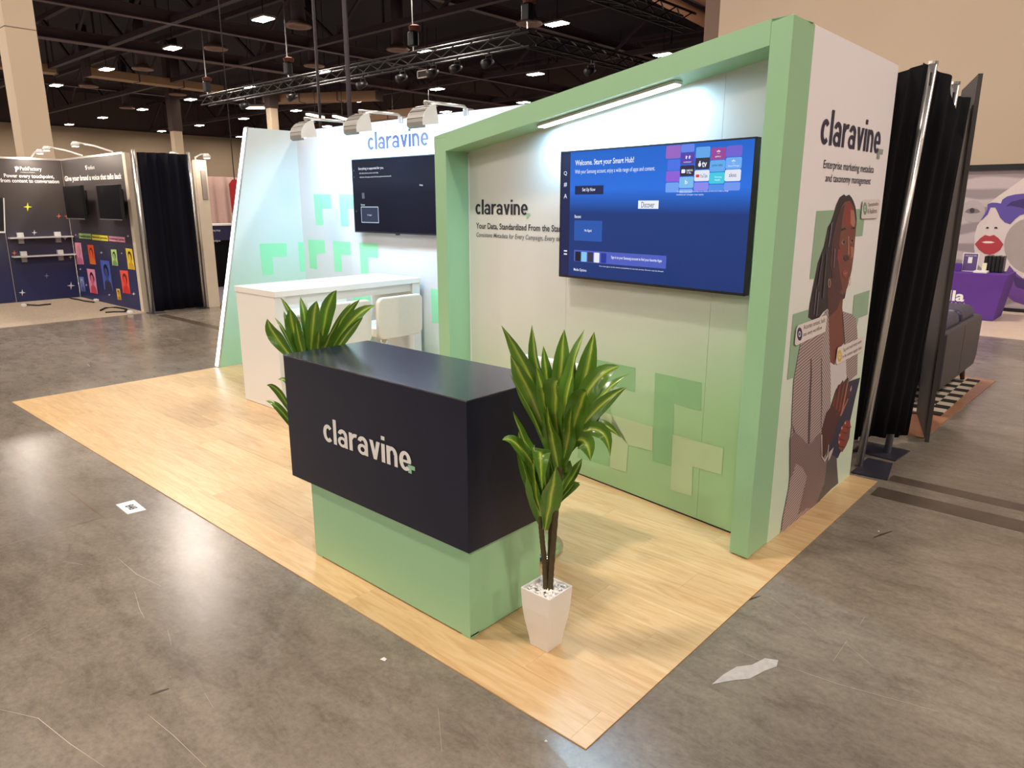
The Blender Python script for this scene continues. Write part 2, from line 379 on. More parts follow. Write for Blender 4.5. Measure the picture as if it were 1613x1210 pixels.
# floor details: joints, scratches, scuff, patched strips
def flat_strip(name, pts, wd, m, parent, z=0.0012):
    pts = [Vector((p[0], p[1], z)) for p in pts]; mb = MB(); n = len(pts); L, Rr = [], []
    for i, p in enumerate(pts):
        t = (pts[min(i+1, n-1)] - pts[max(i-1, 0)]).normalized(); s = Vector((-t.y, t.x, 0))*(wd/2*(0.35 if i in (0, n-1) else 1)); L.append(p+s); Rr.append(p-s)
    mb.add(L+Rr, [(i, i+1, n+i+1, n+i) for i in range(n-1)]); return mb.build(name, m, parent)
SCR = mat('pale_scratch', srgb(172,162,148), 0.6, var=0.1); DRK = mat('dark_floor_stain', srgb(82,71,62), 0.3, var=0.55, scale=7)
for pl_ in ([(0,1118),(60,1132),(110,1172),(165,1209)], [(233,1126),(272,1158),(325,1209)], [(186,880),(215,905),(254,924)], [(212,932),(220,960),(228,975)],
            [(322,1092),(336,1115)], [(264,992),(270,1016)], [(1215,942),(1285,995)], [(1330,1012),(1375,1050)], [(1228,1046),(1320,1078),(1480,1122)],
            [(1312,1042),(1334,1010)], [(1355,984),(1362,972)], [(690,1116),(696,1185)], [(1138,1014),(1200,1042)], [(30,1010),(75,985)], [(1410,940),(1450,944)], [(100,885),(130,890)]):
    flat_strip('scratch', [onz(*q)[:2] for q in pl_], 0.0022, SCR, floor)
rnd = random.Random(3)
sp = [(1122,1078),(1140,1062),(1160,1052),(1186,1046),(1206,1038),(1224,1040),(1222,1050),(1204,1058),(1180,1068),(1160,1070),(1140,1076)]
decal('paint_scuff', [onz(q[0]+rnd.uniform(-2,2), q[1]+rnd.uniform(-2,2), 0.0015) for q in sp], mat('white_scuff_paint', srgb(176,170,164), 0.6, var=0.3, scale=40), floor)
for q in ((1182,944),(1390,842),(250,1090)):
    flat_strip('scuff_mark', [onz(q[0]-14, q[1]+5)[:2], onz(q[0], q[1])[:2], onz(q[0]+16, q[1]-5)[:2]], 0.012, mat('dark_scuff', srgb(58,50,46), 0.5, var=0.2), floor)
MB().box(0.03, 26, 2.80, 2.97, -0.05, 0.0008).build('joint_patch', DRK, floor)
MB().box(0.04, 26, 3.12, 3.24, -0.05, 0.0008).build('joint_patch', DRK, floor)
MB().box(-10.4, -6.3, 2.99, 3.13, -0.05, 0.0008).build('joint_patch', DRK, floor)
for x0, x1, y in ((-40, -3.0, -0.36), (0.25, 25, -4.2)): flat_strip('floor_joint', [(x0, y), ((x0+x1)/2, y), (x1, y)], 0.012, mat('joint_brown', srgb(120,98,84), 0.9), floor)
flat_strip('floor_joint', [(-3.08, -24), (-3.08, -12), (-3.02, -0.2)], 0.01, mat('joint_brown', srgb(120,98,84), 0.9), floor)

# ------------------------------------------------------------------ roof steel: trusses, girders, ducts, lights
def roof_truss(axis, c, a0, a1, z0, z1, step, label, wch=0.28):
    P = (lambda a, z: (a, c, z)) if axis == 'x' else (lambda a, z: (c, a, z))
    t = thing('roof_truss', label, 'roof truss', P((a0+a1)/2, z0))
    for z in (z0, z1): MB().bar(P(a0, z), P(a1, z), wch).build('chord', STEEL_DARK, t)
    n = int((a1-a0)/step)
    for k in range(n):
        a = a0 + k*step
        MB().bar(P(a, z0), P(a+step/2, z1), 0.14).build('brace', STEEL_DARK, t)
        MB().bar(P(a+step/2, z1), P(a+step, z0), 0.14).build('brace', STEEL_DARK, t)
        MB().bar(P(a+step/2, z0), P(a+step/2, z1), 0.10).build('post', STEEL_DARK, t)
    return t
for y, lab in ((15.2, 'nearest long roof truss, running above the dark starry booth'), (22.6, 'second long roof truss behind the lighting truss'),
               (36.0, 'third long roof truss, low behind the black lighting truss'), (45.0, 'farthest long roof truss along the dark back wall')):
    roof_truss('x', y, -89, -9, 10.0, 12.8, 8.0, lab)
def girder(x, y0, y1, z, h, label, m=None, wd=0.35):
    t = thing('roof_girder', label, 'girder', (x, (y0+y1)/2, z)); m = m or STEEL_DARK
    MB().box(x-wd/2, x+wd/2, y0, y1, z, z+0.05).build('bottom_flange', m, t)
    MB().box(x-wd/2, x+wd/2, y0, y1, z+h-0.05, z+h).build('top_flange', m, t)
    MB().box(x-0.05, x+0.05, y0, y1, z+0.05, z+h-0.05).build('web', m, t); return t
GB = mat('brown_girder_paint', srgb(86,69,74), 0.6, 0.1, var=0.12, scale=1)
girder(-35.4, -10, 50, 9.85, 0.55, 'brown roof girder crossing the top left behind the lamps', GB)
girder(-43.2, -10, 50, 9.85, 0.55, 'brown roof girder with ribbed underside left of the two conduits', GB, 0.7)
girder(-26.5, -10, 50, 11.0, 0.5, 'high roof girder above the two hanging conduits', GB)
girder(-62.0, -10, 50, 10.2, 0.5, 'distant roof girder above the white wing wall', GB)
girder(-17.5, 12, 50, 11.0, 0.5, 'high roof girder above the portal', GB)
TAN = mat('tan_duct_paint', srgb(158,126,98), 0.6, var=0.06, scale=1)
def duct(p, q, wd, h, label):
    t = thing('air_duct', label, 'duct', p); MB().bar(p, q, wd, h).build('duct_run', TAN, t, bevel=0.03)
    p, q = Vector(p), Vector(q); n = max(2, int((q-p).length/2.5))
    for k in range(n+1):
        c = p + (q-p)*k/n; d = (q-p).normalized()*0.04; MB().tube([c+Vector((0,0,h/2)), Vector((c.x,c.y,13.5))], 0.02, 6).build('hanger_rod', BLACKMETAL, t); MB().bar(c-d, c+d, wd+0.06, h+0.06).build('flange', GB, t)
    return t
duct((-52.5, 17.2, 9.9), (-53.2, 26.5, 9.9), 1.0, 0.5, 'tan air duct hanging below the dark roof at upper left')
duct((-53.5, 10.5, 9.9), (-53.2, 15.6, 9.9), 1.0, 0.5, 'short tan air duct beside the beige column')
duct((-52.0, 29.5, 9.4), (-44.0, 34.0, 9.4), 1.2, 0.6, 'tan air duct low behind the lighting truss')
duct((-46.5, 34.0, 8.0), (-39.5, 34.8, 8.0), 1.1, 0.6, 'long tan air duct low behind the conduits')
# retracted ceiling baffles near the partition wall
for k in range(4):
    o = MB().tube([(-12.2+0.3*k, 20.0+0.3*k, 8.05+0.42*k), (-9.9+0.3*k, 20.0+0.3*k, 6.75+0.42*k)], [0.19, 0.19], 14).build('acoustic_baffle', mat('tan_baffle', srgb(186,134,104), 0.8, var=0.1), smooth=True)
    tag(o, ['lowest', 'second', 'third', 'topmost'][k] + ' rolled tan baffle in the stack beside the partition wall', 'baffle', 'rolled tan baffles')
# high-bay lamps on the 9 m grid and round air diffusers beside them
LENS = emit('lamp_lens', (1.0, 0.93, 0.82), 40.0)
GX = [-2.9-9.05*k for k in range(-2, 10)]; GY = [16.8+9.25*k for k in range(-4, 4)]
def lamp_proto():
    t = thing('high_bay_lamp', 'x', 'lamp')
    hs = MB().box(-0.55, 0.55, -0.32, 0.32, 0.03, 0.12).build('housing', mat('lamp_housing', (0.35,0.33,0.3), 0.5, 0.3), t, bevel=0.02)
    MB().box(-0.48, 0.48, -0.26, 0.26, 0.0, 0.03).build('lens', LENS, hs)
    MB().tube([(0,0,0.12), (0,0,4.0)], 0.02, 6).build('hanger', BLACKMETAL, t); return t
proto = lamp_proto(); spots = []
ORD = ['first', 'second', 'third', 'fourth', 'fifth', 'sixth', 'seventh', 'eighth', 'ninth', 'tenth', 'eleventh', 'twelfth']
for j, y in enumerate(GY):
    for i, x in enumerate(GX):
        if not (x > -12 and y > 14.2): spots.append((x, y, j, i))      # the rest lies behind the partition wall
lamps = [proto if k == 0 else copy_tree(proto) for k in range(len(spots))]
for lm, (x, y, j, i) in zip(lamps, spots):
    lm.location = (x, y, 9.5); lm['group'] = 'high-bay lamps of the hall grid'
    lm['label'] = 'high-bay lamp, %s from the right in the %s row from the front' % (ORD[i], ORD[j])
    if True:
        ld = bpy.data.lights.new('lamp_light', 'AREA'); ld.shape = 'RECTANGLE'; ld.size = 0.95; ld.size_y = 0.5; ld.energy = HALL_W; ld.color = HALL_COL
        lo = bpy.data.objects.new('lamp_light', ld); COL.objects.link(lo); lo.location = (0, 0, -0.02); lo.parent = lm
DIFF = mat('diffuser_paint', srgb(132,104,96), 0.6, var=0.05)
def diffuser(x, y, z, label):
    t = thing('air_diffuser', label, 'air vent', (x, y, z), 'round ceiling diffusers')
    MB().lathe([(0.22,0.34),(0.3,0.3),(0.58,0.10),(0.62,0.04),(0.58,0.0),(0.40,0.05),(0.36,0.10)], (x,y,z), 28).build('diffuser_ring', DIFF, t, smooth=True)
    MB().lathe([(0.32,0.3),(0.32,3.94)], (x,y,z), 16).build('duct_drop', mat('dark_duct', srgb(58,47,54), 0.6, var=0.1), t, smooth=True)
for k, (q, lab) in enumerate((((340,78),'large round air diffuser right of the second lamp at upper left'), ((225,110),'round air diffuser below the tan duct, upper left'), ((140,137),'small round air diffuser beside the beige column'),
        ((470,43),'round air diffuser beside the lamp at top, left of the conduits'), ((280,150),'round air diffuser left of the end of the lighting truss'), ((200,171),'distant small round air diffuser above the black drape'),
        ((495,105),'round air diffuser behind the left conduit'), ((627,80),'round air diffuser behind the lighting truss, right of the conduits'), ((834,39),'round air diffuser behind the hoist at the truss corner'))):
    p = onz(q[0], q[1], 9.55); diffuser(p.x, p.y, 9.55, lab)
# black lighting truss
def light_truss(P, Q, label, s=0.42, step=0.9):
    P, Q = Vector(P), Vector(Q); d = (Q-P).normalized(); L = (Q-P).length; a = Vector((-d.y, d.x, 0))*s/2; z = Vector((0,0,s/2))
    t = thing('lighting_truss', label, 'lighting truss', (P+Q)/2)
    TS = mat('black_truss', (0.010,0.010,0.011), 0.45, 0.0, var=0.2)
    c = [a+z, a-z, -a-z, -a+z]
    for k in range(4): MB().tube([P+c[k], Q+c[k]], 0.035, 6).build('chord', TS, t)
    n = int(L/step)
    for i in range(n):
        p = P+d*(i*step); q = p+d*step
        for k in range(4):
            if k % 2 == 0 or L < 12: MB().bar(p+c[k], q+c[(k+1)%4], 0.03).build('brace', TS, t)
    return t
light_truss((-37.0, 17.2, 6.8), (-15.2, 17.2, 6.8), 'long black lighting truss sloping up across the ceiling')
light_truss((-15.2, 17.48, 6.8), (-15.2, 29.0, 6.8), 'black lighting truss running down right from the hoist corner')
light_truss((-10.6, 11.0, 6.9), (-10.6, 19.3, 6.9), 'black lighting truss beside the tan baffles at top')
def truss_fixture(p, label):
    p = Vector(p); t = thing('stage_light', label, 'stage light', p, 'stage lights on the lighting truss')
    MB().bar(p, p+Vector((0,0,-0.12)), 0.05).build('clamp', BLACKMETAL, t)
    MB().add([], []).tube([p+Vector((-.14,0,-.12)), p+Vector((-.14,0,-.36))], 0.02, 6).tube([p+Vector((.14,0,-.12)), p+Vector((.14,0,-.36))], 0.02, 6).bar(p+Vector((-.15,0,-.12)), p+Vector((.15,0,-.12)), 0.03).build('yoke', BLACKMETAL, t)
    MB().tube([p+Vector((0,0.16,-.30)), p+Vector((0,-0.05,-.36)), p+Vector((0,-0.24,-.44))], [0.09,0.13,0.15], 12).build('lamp_head', BLACKMETAL, t, smooth=True)
for x, lab in ((-32.5,'leftmost stage light under the long lighting truss'), (-28.4,'stage light just left of the conduits'), (-23.4,'stage light just right of the conduits'), (-21.0,'stage light below the middle of the long truss'),
               (-19.3,'stage light near the small truss sign'), (-18.1,'stage light left of the hoist corner'), (-16.6,'stage light nearest the hoist corner')):
    truss_fixture((x, 16.99, 6.555), lab)
for y, lab in ((20.5,'stage light under the truss right of the hoist'), (24.0,'stage light where the truss meets the portal')): truss_fixture((-14.99, y, 6.555), lab)
def hoist(p, label):
    p = Vector(p); t = thing('chain_hoist', label, 'hoist', p, 'chain hoists')
    MB().box(p.x-.16, p.x+.16, p.y-.14, p.y+.14, p.z, p.z+0.5).build('motor_body', BLACKMETAL, t, bevel=0.04)
    MB().lathe([(0.2,0),(0.24,0.15),(0.12,0.2)], p+Vector((0.1,0,0.5)), 12).build('chain_bag', mat('chain_bag_cloth', srgb(96,52,40), 0.9), t)
    MB().tube([p+Vector((0,0,0.5)), Vector((p.x,p.y,13.5))], 0.03, 6).build('chain', SILVER, t)
    MB().tube([p, Vector((p.x,p.y,7.06))], 0.03, 6).build('hook', SILVER, t); MB().bar((p.x,16.95,7.064), (p.x,17.45,7.064), 0.06, 0.036).build('spreader_bar', BLACKMETAL, t)
hoist((-15.2, 17.3, 7.3), 'chain hoist above the corner of the lighting truss'); hoist((-20.6, 17.2, 7.25), 'chain hoist at the middle of the long lighting truss')
hoist((-36.6, 17.2, 7.2), 'chain hoist at the left end of the lighting truss'); hoist((-29.0, 17.2, 7.2), 'chain hoist left of the conduits')
sg = thing('truss_sign', 'small framed sign hanging under the lighting truss', 'sign', (-19.9, 17.0, 6.1))
MB().box(-20.15,-19.65,16.98,17.02,6.1,6.32).build('sign_board', mat('sign_dark', srgb(50,36,36), 0.6), sg)
SW = mat('sign_white', srgb(210,200,190), 0.5)
for x in (-20.1, -19.7): MB().tube([(x,17.0,6.34),(x,16.99,6.557)], 0.012, 6).build('hanging_wire', BLACKMETAL, sg)
for b_ in ((-20.17,-19.63,6.08,6.11),(-20.17,-19.63,6.31,6.34),(-20.17,-20.14,6.08,6.34),(-19.66,-19.63,6.08,6.34)): MB().box(b_[0],b_[1],16.96,17.03,b_[2],b_[3]).build('sign_frame', SW, sg)
# two conduits hanging down behind the booth
for q, lab in (((499,100), 'thinner dark hanging conduit behind the booth'), ((547,100), 'thicker dark hanging conduit behind the booth')):
    d = ray(*q); p = CAM + d*((7.0-CAM.y)/d.y); rr = 0.028 if q[0] == 499 else 0.042
    o = MB().tube([(p.x, p.y, 0.0), (p.x, p.y, 4), (p.x, p.y, 13.45)], rr, 10).build('conduit', mat('conduit_grey', srgb(70,64,70), 0.5, 0.3), smooth=True); tag(o, lab, 'conduit')
# far linear lamps
for q0, q1, lab in (((388,170),(416,170),'thin linear lamp left of the wing wall top'), ((484,180),(509,185),'thin linear lamp behind the first arm light'), ((526,183),(552,190),'thin linear lamp behind the thick conduit')):
    a = onz(q0[0], q0[1], 7.5); b = onz(q1[0], q1[1], 7.5); dirv = (b-a); b = a + dirv
    o = thing('linear_lamp', lab, 'lamp', a, 'far linear lamps'); MB().bar(a, b, 0.25, 0.12).build('tube_light', emit('linear_lamp_glow', (1.0,0.74,0.55), 4.0), o); MB().bar(a+Vector((0,0,0.14)), b+Vector((0,0,0.14)), 0.3, 0.12).build('housing', BLACKMETAL, o); MB().tube([(a+b)/2+Vector((0,0,0.2)), Vector(((a.x+b.x)/2,(a.y+b.y)/2,13.5))], 0.02, 6).build('hanger_rod', BLACKMETAL, o)

# ================================================================== the booth
BW_, BD = 6.165, 3.05
deck = MB().box(-BW_, 0, 0, BD, 0.0, 0.002).build('floor_booth', mat('plank_joint', srgb(176,132,84), 0.6)); struct(deck, 'pale oak plank flooring of the booth')
PW = BD/17
pm_cache = {}
for r in range(17):
    x = -BW_ - ((r*0.37) % 1.0)*0.95
    while x < -0.001:
        x0, x1 = max(x, -BW_), min(x+1.22, 0.0); x += 1.22
        if x1-x0 < 0.03: continue
        key = round(x1-x0, 3)
        if key not in pm_cache:
            o = MB().box(-key/2+0.0004, key/2-0.0004, -PW/2+0.0004, PW/2-0.0004, 0.0, 0.004).build('plank', WOOD); pm_cache[key] = o.data
        else:
            o = bpy.data.objects.new('plank', pm_cache[key]); COL.objects.link(o)
        o.location = ((x0+x1)/2, PW*(r+0.5), 0.001); o.parent = deck

# ---- portal (angled 7.8 degrees)
AL = math.atan(0.155/1.127)
U = Vector((-math.cos(AL), math.sin(AL), 0)); NV = Vector((math.sin(AL), math.cos(AL), 0)); P0 = Vector((-0.16, 1.53, 0))
FRONT = Plane(P0, U, -NV); RECESS = Plane(P0 + NV*0.19, U, -NV)
portal = thing('portal_wall', 'mint green framed display wall with sloping header holding the large blue screen', 'display wall', P0 + U*1.3)
def up3(p, z=0): return Vector((p.x, p.y, z))
jr = [P0, P0+U*0.10, P0+U*0.10+NV*0.24, Vector((-0.16, 1.762, 0))]
MB().prism([up3(p, 0.012) for p in jr], (0,0,2.408)).build('jamb', GREEN, portal, bevel=0.002)
MB().prism([FRONT.at(a, 0.012) for a in (2.447, 2.58)] + [FRONT.at(a, 0.012, -0.24) for a in (2.58, 2.447)], (0,0,2.095)).build('jamb', GREEN, portal, bevel=0.002)
hp = [(0.10,2.318),(2.447,2.02),(2.447,2.107),(2.58,2.107),(2.58,2.12),(0.10,2.42)]
MB().prism([FRONT.at(a, z, 0.0008) for a, z in hp], NV*0.24).build('header_beam', GREEN, portal)
MB().prism([FRONT.at(a, z) for a, z in ((0.11,2.405),(0.02,2.419),(0.02,2.42),(0.1,2.42))], NV*0.2).build('cap', GREEN, portal)
PANEL = m_gradient('printed_panel', (0.68,0.68,0.65), srgb(154,192,142), 1.45, 0.30, xw=0.30, x0=-1.1)
s1, s2 = RECESS.uv(1139, 190)[0], RECESS.uv(891, 500)[0]
def ztop(a): return 2.40 + (a-0.10)*(2.10-2.40)/(2.48-0.10)
for a0, a1 in ((0.06, s1-0.0008), (s1+0.0008, s2-0.0008), (s2+0.0008, 2.50)):
    MB().prism([RECESS.at(a0,0.016), RECESS.at(a1,0.016), RECESS.at(a1,ztop(a1)), RECESS.at(a0,ztop(a0))], NV*0.03).build('back_panel', PANEL, portal)
MB().prism([RECESS.at(a,0.004,-0.004) for a in (0.08,2.49)] + [RECESS.at(a,0.004,-0.03) for a in (2.49,0.08)], (0,0,0.012)).build('base_strip', BLACK, portal)
part_label(MB().prism([RECESS.at(2.446,0.02,0.001), RECESS.at(2.446,0.02,0.006), RECESS.at(2.439,0.02,0.006), RECESS.at(2.439,0.02,0.001)], (0,0,1.99)).build('edge_trim', WHITE, portal), 'thin white corner trim')
DG = mat('bracket_print_green', srgb(134,180,130), 0.4, var=0.02); LG = mat('bracket_print_pale', srgb(178,200,156), 0.4, var=0.02)
for poly, m_ in (([(938,566),(1001,579.5),(1000,618),(963,607),(962,653),(937,646)], DG),
                 ([(1032,587),(1105.7,603),(1104.5,648),(1061.5,636),(1060,735),(1028,726)], DG),
                 ([(915,664),(962,677),(960,735),(910,721)], DG),
                 ([(940,646),(1029,672.7),(1027.8,710.5),(990,701),(987,744),(961,736.5),(964,653)], LG),
                 ([(1060,684),(1139.7,706.6),(1137,747.7),(1091.6,735),(1090,781.6),(1056.4,771.7)], LG)):
    print_px('printed_bracket', RECESS, poly, m_, portal, 0.001 if m_ is DG else 0.002)
logo_px(RECESS, (749.3,328.8), (831.7,329.8), (752,337.6), (761,314.5), (829.7,335.9), (835.2,344.6), NAVYINK2, GREENINK, portal)
lettering_px('slogan_lettering', 'Your Data, Standardized From the Start', RECESS, (750.3,355), (880.3,358), (752,361.6), (752,350.8), NAVYINK2, portal, bold=0.014, fit='Your Data, Standardized From the Sta')
lettering_px('slogan_lettering', 'Consistent Metadata for Every Campaign, Every time', RECESS, (750.8,369), (880.3,375), (752,375.2), (752,366), GREYINK, portal, bold=0.004, shear=0.18, fit='Consistent Metadata for Every Campaign, Every ti')
MB().box(-2.735, -2.70, 2.13, 2.968, 0.006, 2.10).build('closet_side_panel', WHITE, portal)
# light bar under the header
def slope_in(a, d, dz): # point on the header underside
    z = 2.318 + (a-0.103)*(2.02-2.318)/(2.446-0.103); return FRONT.at(a, z+dz, -d)
a_l, a_r = 1.60, 0.62
lb = thing('light_bar', 'long white linear light bar under the sloping green header', 'lamp', slope_in(1.1, 0.09, -0.01))
MB().prism([slope_in(a_l,0.05,-0.002), slope_in(a_r,0.05,-0.002), slope_in(a_r,0.115,-0.002), slope_in(a_l,0.115,-0.002)], (0,0,-0.014)).build('lamp_body', WHITE, lb)
MB().prism([slope_in(a_l-.01,0.055,-0.0165), slope_in(a_r+.01,0.055,-0.0165), slope_in(a_r+.01,0.11,-0.0165), slope_in(a_l-.01,0.11,-0.0165)], (0,0,-0.004)).build('lamp_lens', emit('led_lens', (0.86,0.95,1.0), 14.0), lb)
ld = bpy.data.lights.new('bar_light', 'AREA'); ld.shape = 'RECTANGLE'; ld.size = 0.95; ld.size_y = 0.05; ld.energy = BAR_W; ld.color = COOL
lo = bpy.data.objects.new('bar_light', ld); COL.objects.link(lo)
Xa = (slope_in(0.62,0.08,0)-slope_in(1.6,0.08,0)).normalized(); Za = Vector((0,0,1)) - Xa*Xa.z; Za = (Za - NV*0.10).normalized(); Ya = Za.cross(Xa)
mw = Matrix((Xa, Ya, Za)).transposed().to_4x4(); mw.translation = slope_in(1.11, 0.082, -0.026); lo.matrix_world = mw
put(lo, lb)

# ---- graphic end wall
SIDE = Plane((-0.16, 1.762, 0), (0,1,0), (1,0,0))
gw = thing('graphic_wall', 'white end wall printed with a woman holding a tablet', 'display wall', (-0.16, 2.4, 0))
GPANEL = m_gradient('printed_end_panel', (0.90,0.84,0.86), srgb(206,224,200), 1.9, 0.2)
ym = SIDE.P.y + SIDE.uv(1352, 120)[0]
MB().box(-0.20, -0.16, 1.7625, ym-0.0006, 0.006, 2.42).build('panel', GPANEL, gw)
MB().box(-0.20, -0.1603, ym+0.0006, 3.028, 0.006, 2.42).build('panel', GPANEL, gw)
MB().box(-2.74, -0.20, 2.99, 3.028, 0.006, 2.42).build('rear_panel', WHITE, gw)
logo_px(SIDE, (1292.7,207), (1387.2,217.8), (1300,228.2), (1313.5,173.6), (1382.3,234), (1388.9,251.3), NAVYINK, mat('grey_green_ink', srgb(150,156,146), 0.5), gw)
lettering_px('slogan_lettering', 'Enterprise marketing metadata', SIDE, (1297,259), (1376,268), (1297,269.0), (1297,251.5), NAVYINK, gw, bold=0.004)
lettering_px('slogan_lettering', 'and taxonomy management', SIDE, (1300,281), (1371,286), (1300,290.0), (1300,273.5), NAVYINK, gw, bold=0.004)
# printed portrait, traced as flat inks on the panel
def ink(nm, rgb, **k): return mat(nm, srgb(*rgb), 0.5, **k)
INK_G = ink('portrait_bracket_green', (150,180,150)); HAIR = ink('portrait_hair', (38,30,38), var=0.3, scale=30)
SKIN = ink('portrait_skin', (120,66,54), var=0.12, scale=9); SKIN_D = ink('portrait_skin_shade', (78,42,42)); SKIN_L = ink('portrait_skin_light', (176,112,92)); SKIN_R = ink('portrait_skin_red', (140,52,48))
LIP = ink('portrait_lip', (150,72,72)); EYE = ink('portrait_eye', (24,16,18)); EYEW = ink('portrait_eye_white', (150,118,112)); SHIRT = ink('portrait_shirt', (212,202,204)); TAB = ink('portrait_tablet', (44,44,66)); TROUS = ink('portrait_trousers', (84,78,80))
KNIT = m_stripe('portrait_knit', srgb(112,92,92), srgb(184,164,160), 19, (R(-10),0,0), 0.35, 0.42); KNIT2 = m_stripe('portrait_knit_lapel', srgb(118,100,100), srgb(186,168,166), 21, (R(36),0,0), 0.2, 0.40); KNIT3 = m_stripe('portrait_knit_shade', srgb(84,64,66), srgb(150,126,122), 19, (R(-22),0,0), 0.6, 0.45)
KN_D = ink('portrait_fold', (86,66,70)); NAIL = ink('portrait_nail', (196,150,150))
layer = [0.0]
def P(nm, m_, *pts, step=0.0001):
    step = 0.0001 if step >= 0.0001 else step
    layer[0] += step; return print_px(nm, SIDE, pts, m_, gw, 0.0015+layer[0])
P('printed_bracket', INK_G, (1286,332.5),(1313,331),(1354,329),(1361,346),(1358,371.5),(1330,374),(1300,400),(1282,439),(1275,439.5))
P('printed_bracket', INK_G, (1345,465),(1369.5,457),(1366,495.5),(1352,501),(1346,532),(1340,525))
P('printed_bracket', INK_G, (1249,495),(1275,487),(1285,520),(1268,560),(1252,594),(1239.5,598.5))
P('portrait_braids', HAIR, (1322,311),(1329,306),(1332,309),(1337,306.5),(1341,311),(1344,317),(1347,326),(1349,345),(1346,380),(1340,420),(1330,470),(1310,480),(1296,492),(1288,503),(1280,505),(1272,500),(1275,478),(1281,447),(1287,415),(1291,404),(1297,388),(1303,358),(1308,350),(1313,335),(1317,322))
for q in (((1281,455),(1273,500)),((1285,462),(1278,503)),((1290,468),(1283,504)),((1294,476),(1288,500))):
    P('portrait_braid', HAIR, (q[0][0]-1.3,q[0][1]),(q[0][0]+1.3,q[0][1]),(q[1][0]+1,q[1][1]),(q[1][0]-1,q[1][1]), step=0.0001)
P('portrait_neck', SKIN_D, (1303,440),(1338,430),(1327,470),(1325,500),(1324,545),(1310,565),(1304,530),(1303,480))
P('portrait_chest', SKIN, (1305,500),(1318,487),(1325,468),(1327,500),(1329,540),(1318,553),(1314,575),(1307,574),(1305,540))
P('portrait_face', SKIN, (1330,318),(1338,316),(1344,326),(1347,345),(1347.5,362),(1346,378),(1344.5,398),(1343,410),(1341,425),(1338,438),(1334,453),(1328,465),(1320,460),(1312,440),(1308,410),(1311,380),(1316,350),(1323,328))
P('portrait_face_shade', SKIN_D, (1323,328),(1330,322),(1326,345),(1324,365),(1321,385),(1324,400),(1320,415),(1323,435),(1326,455),(1322,462),(1312,445),(1307,415),(1310,380),(1316,350))
P('portrait_forehead_light', SKIN_R, (1332,324),(1339,321),(1343,335),(1342,352),(1336,358),(1331,352),(1329,338))
P('portrait_brow_light', SKIN_L, (1339,330),(1344.5,332),(1346.5,350),(1344,360),(1339,352))
P('portrait_cheek', SKIN_R, (1319,393),(1326,392),(1325,404),(1321,416),(1318,408))
P('portrait_cheek_light', SKIN_L, (1339,388),(1344,390),(1343,404),(1340,408))
P('portrait_brow', HAIR, (1323,361),(1330,358.5),(1333,362),(1330,361.5),(1324,364), step=0.0001)
P('portrait_brow', HAIR, (1339,361),(1343,357),(1346,359),(1345,361),(1342,360.5), step=0.0001)
P('portrait_eye', EYEW, (1324,382),(1327,377.5),(1331,380),(1330,384.5),(1326,386))
P('portrait_eye', EYEW, (1338,380),(1341,375),(1344,377),(1343.5,382),(1340,384), step=0.0001)
P('portrait_pupil', EYE, (1326,381),(1328.5,378),(1330.5,381),(1328.5,385)); P('portrait_pupil', EYE, (1339.3,379),(1341.6,375.6),(1343.2,379),(1341.3,383), step=0.0001)
P('portrait_nose', SKIN_L, (1334.5,372),(1336.5,372),(1336.8,400),(1334.5,403)); P('portrait_nostril', SKIN_D, (1328,403),(1332,401),(1337,404),(1336.5,409),(1331,411),(1327,408))
P('portrait_lip', LIP, (1325.5,428),(1330,425),(1333,426.5),(1335,429),(1333,434),(1329.5,437),(1326.5,434)); P('portrait_teeth', EYEW, (1328,430.3),(1333.5,428.8),(1333.5,430.6),(1329,432))
for c_ in ((1305,446),(1337.2,443)):
    ring = [(c_[0]+2.0*math.cos(k*math.pi/6), c_[1]+7*math.sin(k*math.pi/6)) for k in range(12)]; ring2 = [(c_[0]+1.3*math.cos(-k*math.pi/6), c_[1]+6*math.sin(-k*math.pi/6)) for k in range(12)]
    P('portrait_earring', ink('portrait_gold', (196,176,150)), *(ring+[ring[0]]+[ring2[0]]+ring2[1:]+[ring2[0]]), step=0.0001)
P('portrait_top', SHIRT, (1306,570),(1313,575),(1316,560),(1331,550),(1333,592),(1331,600),(1316,612),(1306,630),(1303,650),(1302,600))
P('portrait_cardigan', KNIT, (1300,492),(1303,488),(1305,540),(1307,600),(1306,640),(1296,675),(1292,688),(1285,706),(1277,720),(1281,745),(1290,770),(1288,790),(1278,803),(1262,812),(1250,822),(1229,838),(1232,815),(1241,770),(1243.5,745),(1243,700),(1246,670),(1246,660),(1249,600),(1256,560),(1262,530),(1276,512))
P('portrait_lapel', KNIT2, (1299,490),(1303.5,487),(1305,540),(1307.5,605),(1307,645),(1297,670),(1292,672),(1293,620),(1292.5,560),(1296,520))
P('portrait_cardigan_edge', KNIT, (1326,490),(1331,492),(1341,495),(1347,502),(1349,520),(1350,545),(1349,590),(1336,600),(1332,590),(1331,553),(1329,530))
P('portrait_fold', KN_D, (1275,566),(1277,564),(1277.5,590),(1276,625),(1275.5,660),(1274,698),(1271,700),(1271.5,660),(1273,625),(1275,590))
P('portrait_fold', KN_D, (1292,565),(1293,560),(1293.6,600),(1293.4,640),(1292.4,672),(1291.5,676),(1292.2,640))
P('portrait_fold', KN_D, (1246,667),(1252,682),(1260,692),(1271,700),(1272,706),(1259,697),(1249,684))
P('portrait_braid', ink('braid_light', (116,106,120)), (1308,352),(1310,350),(1307,372),(1304,390),(1303,388),(1306,370)); P('portrait_braid', ink('braid_light', (116,106,120)), (1313,392),(1314.6,391),(1312.5,421),(1311,422))
